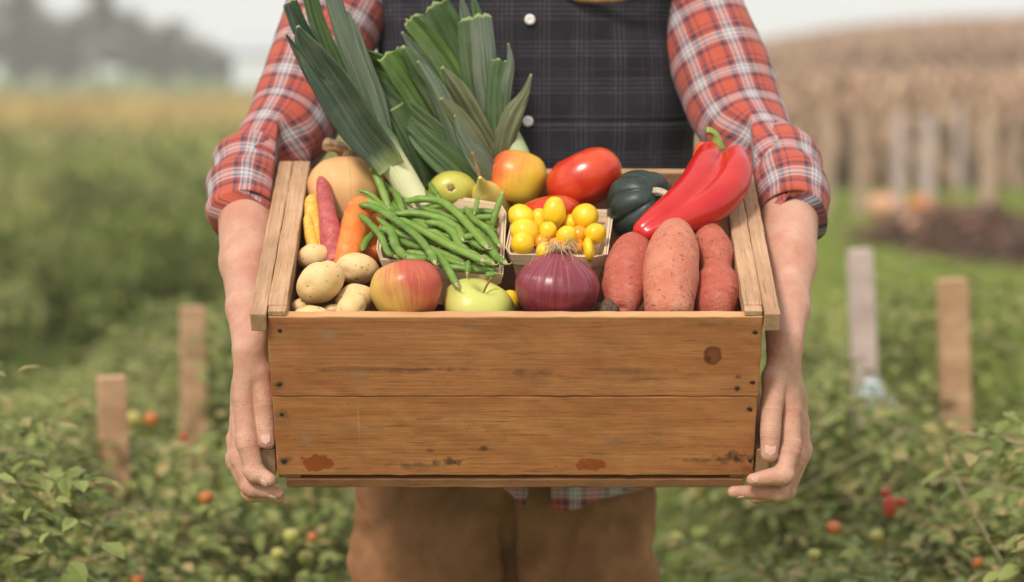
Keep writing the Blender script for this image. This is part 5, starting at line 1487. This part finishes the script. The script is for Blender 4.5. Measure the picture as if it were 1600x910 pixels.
def tomato_plant(seed, hgt, rad, nleaf, mat, fruits, stemn=6, lsz=1.0):
    rng = random.Random(seed)
    root = empty("tomato_plant")
    st = []; V, F = [], []; tips = []
    for i in range(stemn):
        a = rng.uniform(0, 2 * PI); rr = rad * rng.uniform(.25, .85); hh = hgt * rng.uniform(.65, 1.03)
        p0 = Vector((rng.uniform(-.04, .04), rng.uniform(-.04, .04), 0)); p3 = Vector((math.cos(a) * rr, math.sin(a) * rr, hh))
        p1 = p0 + Vector((p3.x * .2, p3.y * .2, hh * .4)); p2 = Vector((p3.x * .8, p3.y * .8, hh * .8))
        pts = [(*p0, .006), (*p1, .005), (*p2, .0035), (*p3, .0015)]
        st.append(sweep(pts, 6, 12, caps=False)); tips.append([Vector(q[:3]) for q in catmull(pts, 14)])
    for k in range(nleaf):
        sp_ = rng.choice(tips); t = rng.random() ** .7; i = min(int(t * 13), 12); b = sp_[i].lerp(sp_[i + 1], t * 13 - i)
        a = rng.uniform(0, 2 * PI)
        d = Vector((math.cos(a), math.sin(a), rng.uniform(-.35, .5))).normalized()
        b = b + d * rng.uniform(0, rad * .35)
        if b.z < .04: b.z = .04 + rng.random() * .1
        ln = rng.uniform(.05, .12) * lsz; e = b + d * ln; e.z -= ln * .35
        up = Vector((rng.uniform(-.4, .4), rng.uniform(-.4, .4), 1)).normalized()
        sd_ = d.cross(up).normalized()
        for q, sg in ((.25, 1), (.3, -1), (.6, 1), (.65, -1), (1, 0)):
            c = b.lerp(e, q); dd = (d * (.5 if sg else 1) + sd_ * sg + Vector((0, 0, rng.uniform(-.45, .15)))).normalized()
            L_ = rng.uniform(.018, .036) * lsz * (1.25 if sg == 0 else 1); leaflet(c, dd, up, L_, L_ * rng.uniform(.55, .8), rng, V, F)
    mk("foliage", V, F, mat, root, uv=[(v[0], v[1]) for v in V], smooth=False)
    g = join(st); mk("stem", g[0], g[1], L_stem, root)
    vn = []
    for i in range(4):
        a = rng.uniform(0, 2 * PI); b_ = a + rng.uniform(.6, 2.2); z0 = hgt * rng.uniform(.35, .85)
        q = [Vector((math.cos(a) * rad * .3, math.sin(a) * rad * .3, z0 * .7)), Vector((math.cos(a) * rad, math.sin(a) * rad, z0 + .10)), Vector((math.cos(b_) * rad * 1.15, math.sin(b_) * rad * 1.15, z0 + rng.uniform(-.05, .12))), Vector((math.cos(b_) * rad * 1.5, math.sin(b_) * rad * 1.25, z0 - rng.uniform(.02, .2)))]
        vn.append(sweep([(*v, r_) for v, r_ in zip(q, (.0024, .0020, .0017, .0008))], 5, 16, caps=False))
    g = join(vn); mk("dry_vine", g[0], g[1], M_vine, root)
    for (x, y, z, r, mt, el) in fruits:
        Vf, Ff, U = lathe([(0, -.95), (.6, -.8), (1, 0), (.7, .75), (0, .9)], 18, 14)
        mk("fruit", [Vector((v[0] * r + x, v[1] * r + y, v[2] * r * el + z)) for v in Vf], Ff, mt, root)
    return root
def rf_(rng, n, hgt, rad, mats, r0=.016):
    o = []
    for i in range(n):
        a = rng.uniform(PI, 2 * PI); o.append((math.cos(a) * rad * .8, math.sin(a) * rad * .95, hgt * rng.uniform(.35, .95), rng.uniform(.75, 1.2) * r0, rng.choice(mats), rng.uniform(.85, 1.15)))
    return o
R_ = random.Random(5)
NEAR = "tomato plants growing in rows either side of the person"
FAR = "tomato plants blurred in the rows further back"
TA = tomato_plant(1, .80, .24, 620, L_tom, rf_(R_, 2, .8, .24, [M_fy]), 8)
TB = tomato_plant(2, .72, .27, 620, L_tom2, rf_(R_, 2, .72, .27, [M_fy]), 8)
TC_ = tomato_plant(3, .60, .28, 560, L_tom, rf_(R_, 1, .6, .28, [M_fy]), 7)
TD = tomato_plant(4, .55, .30, 540, L_tom2, rf_(R_, 2, .55, .3, [M_fy]), 7)
usedp = set()
def plantat(proto, x, y, sc_, label, group, rz=None):
    o = proto if proto.name not in usedp else copy_tree(proto)
    usedp.add(proto.name)
    o.location = (x, y, gz(x, y) - .005); o.scale = (sc_,) * 3; o.rotation_euler = (0, 0, rz if rz is not None else (x * 7.3 + y * 3.1) % 6.28)
    return tag(o, label, "tomato plant", group)
near = [(TA, -.88, 3.55, 1.20, "tallest sharpest tomato plant in the bottom left corner"), (TB, -.66, 3.72, .94, "tomato plant right beside the corner one at the lower left"),
 (TC_, -.44, 3.95, 1.02, "low tomato plant just left of the trousers"), (TB, -.74, 4.18, 1.08, "yellow flecked tomato plant below the nearest left stake"), (TA, -1.0, 4.45, 1.02, "tomato plant at the left edge under the stake"),
 (TD, -.54, 4.75, 1.35, "small tomato plant beneath the left hand"),
 (TA, .92, 3.60, 1.18, "tallest tomato plant in the bottom right corner"), (TC_, .66, 3.80, 1.12, "dark tomato plant in the lower right with orange fruit"), (TB, .84, 4.25, 1.12, "bushy tomato plant below the right hand stakes"),
 (TD, .52, 4.30, 1.05, "low tomato plant just right of the trousers"), (TA, .64, 4.9, 1.02, "tomato plant beside the right hand in front of the pale stake"), (TB, .93, 4.72, 1.10, "tomato plant around the foot of the thick right stake"),
 (TC_, 1.15, 4.5, 1.2, "tomato plant touching the right edge of the picture")]
for pr_, x, y, s_, lb in near: plantat(pr_, x, y, s_, lb, NEAR)
R_ = random.Random(9)
for (x0, sgn) in ((-.62, -1), (-1.25, -1), (-1.9, -1), (.62, 1), (1.25, 1)):
    y = 5.2 if abs(x0) < 1 else 5.0 + abs(x0)
    while y < (9.0 if sgn < 0 else (7.4 if x0 < 1 else 6.3)):
        if abs(x0) < y * .215 + .3:
            lb = "out of focus tomato plant in the rows behind the person's %s" % ("right arm" if sgn < 0 else "left arm")
            plantat(R_.choice([TA, TB, TC_, TD]), x0 + R_.uniform(-.1, .1), y, R_.uniform(.98, 1.22) * (1.0 if y < 6.8 else .8), lb, FAR + (" on the left" if sgn < 0 else " on the right"))
        y += R_.uniform(.50, .62)
# dry vines and single fruits where the photo shows them, as fruit of the plants they hang on
bpy.context.view_layer.update()
def fruit_on(px, py, Y, rpx, mat, el=1.0, label=None):
    best = None; p = P(px, py, Y)
    for o in bpy.data.objects:
        if o.name.startswith("tomato_plant") and o.type == 'EMPTY':
            d = (o.matrix_world.translation.xy - p.xy).length
            if best is None or d < best[0]: best = (d, o)
    root = best[1]; r = pxm(rpx, Y)
    Vf, Ff, U = lathe([(0, -.92), (.6, -.8), (1, 0), (.75, .7), (.2, .86), (0, .78)], 24, 18)
    o = mk("fruit", [Vector((v[0] * r, v[1] * r, v[2] * r * el)) for v in Vf], Ff, mat, None, uv=U)
    o.matrix_world = Matrix.Translation(p); world_child(o, root); tag(o, label)
for a in ((322, 778, 3.85, 12, M_fo), (236, 655, 4.4, 12, M_fo), (1303, 825, 3.95, 12, M_fo), (1391, 792, 3.9, 11, M_fr, 1.7), (1408, 785, 3.95, 8, M_fr), (1384, 770, 3.95, 8, M_fr), (287, 683, 4.3, 7, M_fr),
          (1527, 880, 3.7, 10, M_fo), (455, 838, 4.0, 13, M_fy), (434, 866, 3.95, 11, M_fy), (478, 872, 4.05, 12, M_fy), (488, 840, 4.1, 9, M_fo), 
          (1272, 868, 3.9, 11, M_fy), (1370, 838, 3.9, 11, M_fy), (215, 908, 3.5, 11, M_fo)): fruit_on(*a)

# ------------------------------------------------------------------ stakes and posts
W_stake = wood("stake_wood", (0.46, 0.26, 0.14), (0.30, 0.15, 0.07), (0.56, 0.36, 0.21), seed=11, rough=.8)
W_grey = wood("pale_stake_wood", (0.50, 0.37, 0.33), (0.36, 0.25, 0.20), (0.62, 0.50, 0.45), seed=13, rough=.85)
W_post = wood("post_wood", (0.44, 0.30, 0.20), (0.32, 0.20, 0.12), (0.52, 0.38, 0.27), seed=17, rough=.85)
def stake(name, px, ptop, Y, wpx, mat, label, cat, group, tilt=0.0, rz=.5, dd=1.0, foot=0.0):
    t = P(px, ptop, Y); wd = pxm(wpx, Y); z0 = gz(t.x, Y) - .02
    V, F = rough_box(-wd / 2, wd / 2, -wd * .35 * dd, wd * .35 * dd, 0, t.z - z0, step=.08, amp=.002, seed=px, bev=.003)
    o = mk(name, V, F, mat, None, smooth=False); o.location = (t.x - tilt * (t.z - z0), Y, z0); o.rotation_euler = (0, tilt, rz)
    return tag(o, label, cat, group)
SG = "wooden stakes among the tomato plants"
stake("garden_stake", 174, 588, 4.45, 44, W_stake, "short brown square stake on the left, nearest to the viewer", "stake", SG, -.02, .35)
stake("garden_stake", 301, 480, 5.6, 38, W_stake, "blurred brown stake beside the person's right wrist", "stake", SG, 0, .3)
s1 = stake("garden_stake", 1341, 388, 5.6, 36, W_grey, "pale greyish leaning stake with a cloth tied at its foot", "stake", SG, -.060, .2)
stake("garden_stake", 1486, 435, 5.0, 44, W_stake, "thick reddish brown stake on the right with a flat top", "stake", SG, -.045, .2)
PG = "posts standing in front of the dry corn"
for px, pt, Y, wp, mt, lb in ((1545, 182, 20, 25, W_post, "rightmost and broadest of the distant wooden posts"), (1450, 178, 22, 20, W_grey, "pale pinkish distant post, second from the right"), (1406, 175, 22, 17, W_grey, "slim pale distant post behind the pumpkins"),
                              (1345, 178, 23, 17, W_post, "faint distant post left of the pumpkins"), (1291, 175, 23, 18, W_post, "faint distant post nearest the person's sleeve"), (1500, 168, 27, 12, W_grey, "thin faint post between the two rightmost broad ones"), (1588, 165, 27, 12, W_post, "thin faint post at the picture's right edge"), (1375, 160, 29, 11, W_post, "thinnest farthest post, seen just above the pale pumpkin")):
    stake("field_post", px, pt, Y, wp, mt, lb, "post", PG, 0, .1)
# cloth tie
q = P(1362, 622, 5.50)
V, F, UV = lathe([(0, -.040), (.020, -.036), (.032, -.015), (.028, .01), (.031, .030), (.012, .038), (0, .038)], 40, 30, lambda t, a: (1 + .18 * math.sin(5 * a + 6 * t), 0))
V = lumpy([Vector(v) for v in V], .008, 28, 3)
g2 = sweep([(.01, -.02, 0, .012), (.03, -.03, -.01, .010), (.05, -.02, -.03, .012), (.058, -.01, -.038, .004)], 14, 16, lambda t, a, p: 1 + .3 * math.sin(3 * a), flat=.4)
g = join([(V, F, UV), g2])
m_ = simple("blue_white_rag", (0.30, 0.42, 0.50), (0.72, 0.74, 0.74), 40, .9)
o = mk("cloth_tie", g[0], g[1], m_); o.location = q; tag(o, "crumpled pale blue and white cloth tied round the leaning stake", "cloth")

# ------------------------------------------------------------------ pumpkins, heap of dead vines
M_pump = simple("pumpkin_skin", (0.58, 0.16, 0.04), (0.70, 0.26, 0.06), 12, .5)
M_pump2 = simple("pumpkin_skin_pale", (0.62, 0.30, 0.18), (0.70, 0.38, 0.22), 12, .5)
for i, (px, py, Y, rp, mt, lb) in enumerate([(1380, 322, 20.5, 24, M_pump2, "pale orange pumpkin on the left of the three by the posts"), (1436, 322, 20.0, 19, M_pump, "deep orange pumpkin behind the other two"), (1433, 352, 18.5, 20, M_pump2, "round orange pumpkin lying in front, nearest the dead vines")]):
    p = P(px, py, Y); r = pxm(rp, Y); z = gz(p.x, Y)
    V, F, UV = lathe([(0, -.72), (.4, -.76), (.9, -.4), (1, .05), (.8, .58), (.35, .74), (.1, .66), (0, .64)], 80, 24, lambda t, a: (1 - .10 * (1 - abs(math.cos(5 * a)) ** .5), 0))
    rt = mk("pumpkin", [(v[0] * r, v[1] * r, v[2] * r) for v in V], F, mt, uv=UV); rt.location = (p.x, Y, max(z + r * .70, p.z)); tag(rt, lb, "pumpkin", "pumpkins near the posts")
    g = sweep([(0, 0, r * .6, r * .12), (r * .05, 0, r * .85, r * .08), (r * .15, 0, r * 1.0, r * .09)], 8, 8); mk("stem", g[0], g[1], M_stem, rt)
L_dead = leafmat("dead_vine", (0.11, 0.060, 0.040), (0.24, 0.145, 0.10), (0.34, 0.16, 0.10), .2)
rng = random.Random(4); V, F = [], []
for k in range(5200):
    u, v_ = rng.gauss(0, 1), rng.gauss(0, 1)
    x = 3.45 + u * .30; y = 18.0 + v_ * .6 - u * .5; hgt_ = .34 * math.exp(-.35 * (u * u + v_ * v_)) * (1 + .4 * noise.noise(Vector((x * 2, y * 2, 0))))
    c = Vector((x, y, gz(x, y) + hgt_ * rng.random() ** .35)); d = Vector((rng.gauss(0, 1), rng.gauss(0, 1), rng.gauss(0, .6)))
    leaflet(c, d, Vector((rng.gauss(0, .5), rng.gauss(0, .5), 1)).normalized(), rng.uniform(.08, .2), rng.uniform(.03, .08), rng, V, F)
o = mk("dead_vines", V, F, L_dead, smooth=False, uv=[(v[0], v[1]) for v in V]); tag(o, "brown heap of dead vines lying on the grass by the pumpkins", "dead vines", kind="stuff")

# ------------------------------------------------------------------ grass, meadow, corn, shrubs, trees
def blades(name, n, xy, hfn, wfn, mat, label, cat, seed, leanf=.35):
    rng = random.Random(seed); V, F = [], []
    k = 0
    while k < n:
        r_ = xy(rng)
        if r_ is None: continue
        x, y = r_; z = gz(x, y) - .01; hh = hfn(rng, x, y); wd = wfn(rng, x, y); a = rng.uniform(0, PI); ca, sa = math.cos(a) * wd / 2, math.sin(a) * wd / 2
        lx_, ly_ = rng.gauss(0, leanf) * hh, rng.gauss(0, leanf) * hh
        o = len(V)
        V += [(x - ca, y - sa, z), (x + ca, y + sa, z), (x + lx_ * .35 + ca * .8, y + ly_ * .35 + sa * .8, z + hh * .6), (x + lx_ * .35 - ca * .8, y + ly_ * .35 - sa * .8, z + hh * .6), (x + lx_, y + ly_, z + hh)]
        F += [(o, o + 1, o + 2, o + 3), (o + 3, o + 2, o + 4)]; k += 1
    o = mk(name, V, F, mat, smooth=False, uv=[(v[0], v[1]) for v in V]); return tag(o, label, cat, kind="stuff")
L_grass = leafmat("grass_blades", (0.10, 0.165, 0.022), (0.24, 0.32, 0.055), (0.38, 0.33, 0.12), .12)
L_lawn = leafmat("lawn_blades", (0.20, 0.25, 0.040), (0.33, 0.39, 0.080), (0.36, 0.36, 0.11), .06)
def fr(rng, y0, y1, lo=-1.0, hi=1.0, pw=1.0):
    y = y0 + (y1 - y0) * rng.random() ** pw; h_ = .235 * y + .4
    return rng.uniform(lo * h_, hi * h_), y
blades("grass", 30000, lambda r: fr(r, 3.2, 14, -1, .45, 1.2), lambda r, x, y: r.uniform(.06, .22), lambda r, x, y: r.uniform(.006, .014), L_grass, "green grass and weeds between the tomato rows", "grass", 1)
blades("lawn_grass", 42000, lambda r: fr(r, 6, 30, .25, 1, 1.1), lambda r, x, y: r.uniform(.04, .12), lambda r, x, y: r.uniform(.010, .03), L_lawn, "bright green short grass on the right behind the stakes", "grass", 2)
def meadow_mat():
    m = M("meadow_plants", .8, .15); g = m.t.nodes.new("ShaderNodeNewGeometry"); p = m.world(); s = m.sep(p)
    c = m.mix(g.outputs["Random Per Island"], (0.20, 0.21, 0.060), (0.38, 0.34, 0.13))
    c = m.mix(m.ramp(m.noise(p, .35, 4, .6), [(.42, 0), (.60, .8)]), c, m.mix(g.outputs["Random Per Island"], (0.12, 0.17, 0.025), (0.24, 0.28, 0.055)))
    c = m.mix(m.ramp(m.noise(p, .5, 3), [(.58, 0), (.70, .6)]), c, (0.50, 0.36, 0.24))
    far = m.math('ADD', m.math('DIVIDE', s[1], 100), m.math('MULTIPLY', m.math('SUBTRACT', m.noise(p, .08, 3), .5), .25))
    c = m.mix(m.ramp(far, [(0, 0), (.33, 0), (.48, .85), (1, .9)]), c, m.mix(g.outputs["Random Per Island"], (0.45, 0.29, 0.09), (0.56, 0.42, 0.16)))
    c = m.mix(m.ramp(m.math('DIVIDE', s[1], 100), [(0, 0), (.72, 0), (.85, .85), (1, .9)]), c, (0.24, 0.28, 0.11))
    m.color(c); return m.m
M_mead = meadow_mat()
blades("meadow_plants", 52000, lambda r: fr(r, 12, 95, -1.1, .15, 1.0), lambda r, x, y: r.uniform(.2, .55) * (1 + .5 * noise.noise(Vector((x * .4, y * .4, 0)))), lambda r, x, y: r.uniform(.03, .09) * (1 + y / 60), M_mead, "tall weedy meadow with ochre far edge on the left", "meadow", 3)
# leafy shrubs
def bush(seed, n, mat, rad, hgt):
    rng = random.Random(seed); root = empty("shrub"); V, F = [], []
    lobes = [(Vector((rng.uniform(-.6, .6) * rad, rng.uniform(-.6, .6) * rad, hgt * rng.uniform(.35, .75))), rng.uniform(.3, .5) * rad) for _ in range(9)]
    for k in range(n):
        c, r = rng.choice(lobes); d = Vector((rng.gauss(0, 1), rng.gauss(0, 1), rng.gauss(0, 1))).normalized()
        p = c + d * r * rng.random() ** .4; p.z = max(p.z, .03); leaflet(p, (d + Vector((0, 0, rng.uniform(-.6, .3)))), Vector((0, 0, 1)), rng.uniform(.06, .12), rng.uniform(.03, .06), rng, V, F)
    mk("foliage", V, F, mat, root, uv=[(v[0], v[1]) for v in V], smooth=False)
    st = []
    for c, r in lobes: st.append(sweep([(0, 0, 0, .015), (c.x * .4, c.y * .4, c.z * .6, .011), (*c, .004)], 6, 8, caps=False))
    g = join(st); mk("stem", g[0], g[1], L_stem, root); return root
BA, BB = bush(1, 3200, L_shrub, 1.0, 1.05), bush(2, 2800, L_tom2, .9, .9)
used = set()
SHG = "leafy shrubs at the edge of the weedy field"
for i, (x, y, s_, lb) in enumerate([(-1.25, 10.5, .72, "dark green shrub right behind the person's right forearm"), (-2.0, 11.2, .70, "dark green shrub on the left between meadow and stakes"), (-2.75, 11.8, .62, "shrub at the left edge of the picture"), (-1.6, 12.5, .70, "shrub behind the dark ones beside the sleeve"),
                                    (-3.3, 14.5, .6, "olive shrub further back on the left"), (-.7, 11.0, .7, "shrub hidden behind the person's trousers and crate"), (-2.6, 16.5, .7, "shrub farthest back on the left at the meadow's edge"), (1.15, 8.9, .55, "small green shrub behind the person's left wrist")]):
    pr_ = BA if i in (0, 1, 3, 5, 6) else BB
    o = pr_ if pr_.name not in used else copy_tree(pr_); used.add(pr_.name)
    o.location = (x, y, gz(x, y)); o.scale = (s_,) * 3; o.rotation_euler = (0, 0, i * 1.3); tag(o, lb, "shrub", SHG)
# dry corn
def corn_mat():
    m = M("dry_corn", .85, .15); g = m.t.nodes.new("ShaderNodeNewGeometry"); p = m.world()
    c = m.mix(g.outputs["Random Per Island"], (0.31, 0.185, 0.11), (0.54, 0.38, 0.25))
    c = m.mix(m.ramp(m.noise(p, .5, 3), [(.5, 0), (.7, .5)]), c, (0.36, 0.19, 0.13)); m.color(c); return m.m
M_corn = corn_mat()
def corn(name, n, y0, y1, x0f, x1f, hmin, hmax, seed, label, wd=1.0):
    rng = random.Random(seed); V, F = [], []
    for k in range(n):
        y = rng.uniform(y0, y1); x = rng.uniform(x0f * y, x1f * y); z = gz(x, y); hh = rng.uniform(hmin, hmax)
        lx_ = rng.gauss(0, .05) * hh; r = .012 * wd; o = len(V)
        for a in range(3):
            V.append((x + r * math.cos(a * 2.1), y + r * math.sin(a * 2.1), z)); V.append((x + lx_ + r * .5 * math.cos(a * 2.1), y + r * .5 * math.sin(a * 2.1), z + hh))
        F += [(o, o + 2, o + 3, o + 1), (o + 2, o + 4, o + 5, o + 3), (o + 4, o, o + 1, o + 5)]
        for j in range(rng.randint(5, 8)):
            a = rng.uniform(0, 2 * PI); zz = z + hh * rng.uniform(.2, .98); ln = rng.uniform(.25, .5); w_ = rng.uniform(.03, .07) * wd
            dx, dy = math.cos(a), math.sin(a); px_, py_ = -dy * w_, dx * w_; o = len(V); bxx = x + lx_ * (zz - z) / hh
            V += [(bxx, y, zz), (bxx + dx * ln * .35 + px_, y + dy * ln * .35 + py_, zz + ln * .25), (bxx + dx * ln * .35 - px_, y + dy * ln * .35 - py_, zz + ln * .25), (bxx + dx * ln * .7 + px_ * .5, y + dy * ln * .7 + py_ * .5, zz - ln * .2), (bxx + dx * ln * .6, y + dy * ln * .6, zz - ln * .75)]
            F += [(o, o + 1, o + 2), (o + 2, o + 1, o + 3), (o + 2, o + 3, o + 4)]
    o = mk(name, V, F, M_corn, smooth=False, uv=[(v[0], v[1]) for v in V]); return tag(o, label, "corn", kind="stuff")
corn("dry_corn", 2600, 27, 46, .065, .26, .8, 1.35, 1, "nearer belt of tan dry corn stalks on the right")
corn("dry_corn", 7000, 62, 84, .06, .26, 1.3, 1.75, 2, "taller far belt of tan dry corn along the horizon on the right", 1.3)
# far trees in the haze
L_tree = leafmat("far_tree_leaves", (0.040, 0.062, 0.030), (0.085, 0.105, 0.050), (0.13, 0.12, 0.06), .2)
M_bark = simple("far_tree_bark", (0.10, 0.08, 0.06), (0.16, 0.13, 0.10), 3, .9)
def tree(seed, hgt, rad, pointed):
    rng = random.Random(seed); root = empty("tree"); V, F = [], []
    lobes = []
    for i in range(14):
        t = rng.random(); rr = rad * ((1 - t) ** .6 if pointed else math.sin(PI * min(1, .25 + .75 * t)) ** .5)
        a = rng.uniform(0, 2 * PI); lobes.append((Vector((math.cos(a) * rr * .55, math.sin(a) * rr * .55, hgt * (.25 + .68 * t))), rad * rng.uniform(.28, .5) * (1 - .5 * t if pointed else 1)))
    for k in range(2600):
        c, r = rng.choice(lobes); d = Vector((rng.gauss(0, 1), rng.gauss(0, 1), rng.gauss(0, .8))).normalized()
        leaflet(c + d * r * rng.random() ** .45, d, Vector((0, 0, 1)), rng.uniform(.25, .5), rng.uniform(.18, .35), rng, V, F)
    mk("crown", V, F, L_tree, root, uv=[(v[0], v[1]) for v in V], smooth=False)
    st = [sweep([(0, 0, -.1, .22), (.05, 0, hgt * .4, .16), (0, .1, hgt * .85, .05)], 8, 12, caps=False)]
    for c, r in lobes[:7]: st.append(sweep([(0, 0, c.z * .6, .08), (c.x * .6, c.y * .6, c.z * .85, .05), (*c, .02)], 6, 8, caps=False))
    g = join(st); mk("trunk", g[0], g[1], M_bark, root); return root
TT = [tree(1, 6.2, 2.4, False), tree(2, 6.8, 2.0, True), tree(3, 4.6, 2.6, False)]
used = set()
specs = [(20, 1.0, 0, "widest rounded hazy tree at the far left edge"), (75, .95, 2, "low hazy tree in the dip left of the pointed one"), (150, 1.08, 1, "tallest pointed hazy tree on the left skyline"), (195, .82, 0, "hazy tree to the right of the pointed one"), (235, .80, 2, "broad low hazy tree in the middle of the tree line"),
         (275, .64, 0, "hazy tree sloping down toward the pale shed"), (315, .62, 2, "small hazy tree, second from the pale shed"), (350, .48, 2, "smallest hazy tree right beside the pale shed"), (45, .80, 2, "hazy tree behind the leftmost one"), (110, .72, 0, "hazy tree half merged with the pointed one's left side"), (-30, 1.0, 1, "pointed hazy tree cut by the picture's left border")]
for i, (px, s_, k, lb) in enumerate(specs):
    Y = 150 + (i * 37 % 23)
    o = TT[k] if k not in used else copy_tree(TT[k]); used.add(k)
    o.location = (P(px, 100, Y).x, Y, 0); o.scale = (s_ * 1.06,) * 3; o.rotation_euler = (0, 0, i * 2.1); tag(o, lb, "tree", "hazy trees on the left skyline")
# pale shed by the tree line
M_wall = simple("pale_wall", (0.55, 0.58, 0.62), (0.66, 0.68, 0.70), 2, .8); M_roof = simple("grey_roof", (0.40, 0.42, 0.44), (0.48, 0.50, 0.52), 2, .7); M_door = simple("dark_door", (0.2, .2, .2), (.25, .25, .25), 2, .7)
Ys = 145; sx = P(398, 100, Ys).x
sh = empty("shed", (sx, Ys, 0), "pale hazy shed at the end of the tree line beside the sleeve", "shed")
V, F = box(-1.3, 4.5, 0, 5, 0, 2.1, .02); mk("wall", V, F, M_wall, sh, smooth=False)
V = [(-1.6, -.3, 2.103), (4.8, -.3, 2.103), (4.8, 5.3, 2.103), (-1.6, 5.3, 2.103), (-1.6, 2.5, 3.1), (4.8, 2.5, 3.1)]; F = [(0, 1, 5, 4), (2, 3, 4, 5), (0, 4, 3), (1, 2, 5), (3, 2, 1, 0)]
mk("roof", V, F, M_roof, sh, smooth=False)
V, F = box(1.2, 2.4, -.06, -.003, 0, 1.9, .01); mk("door", V, F, M_door, sh, smooth=False)

# ------------------------------------------------------------------ haze: damp autumn air
hz_ = bpy.data.materials.new("haze_air"); hz_.use_nodes = True
nt = hz_.node_tree; nt.nodes.clear(); pv = nt.nodes.new("ShaderNodeVolumePrincipled"); ou = nt.nodes.new("ShaderNodeOutputMaterial")
pv.inputs["Color"].default_value = (.93, .94, .95, 1); pv.inputs["Density"].default_value = HAZE = .0022; pv.inputs["Anisotropy"].default_value = .2
nt.links.new(pv.outputs[0], ou.inputs["Volume"])
V, F = box(-330, 330, -40, 420, -1.3, 10.5, 0)
tag(mk("haze", V, F, hz_, smooth=False), kind="stuff")
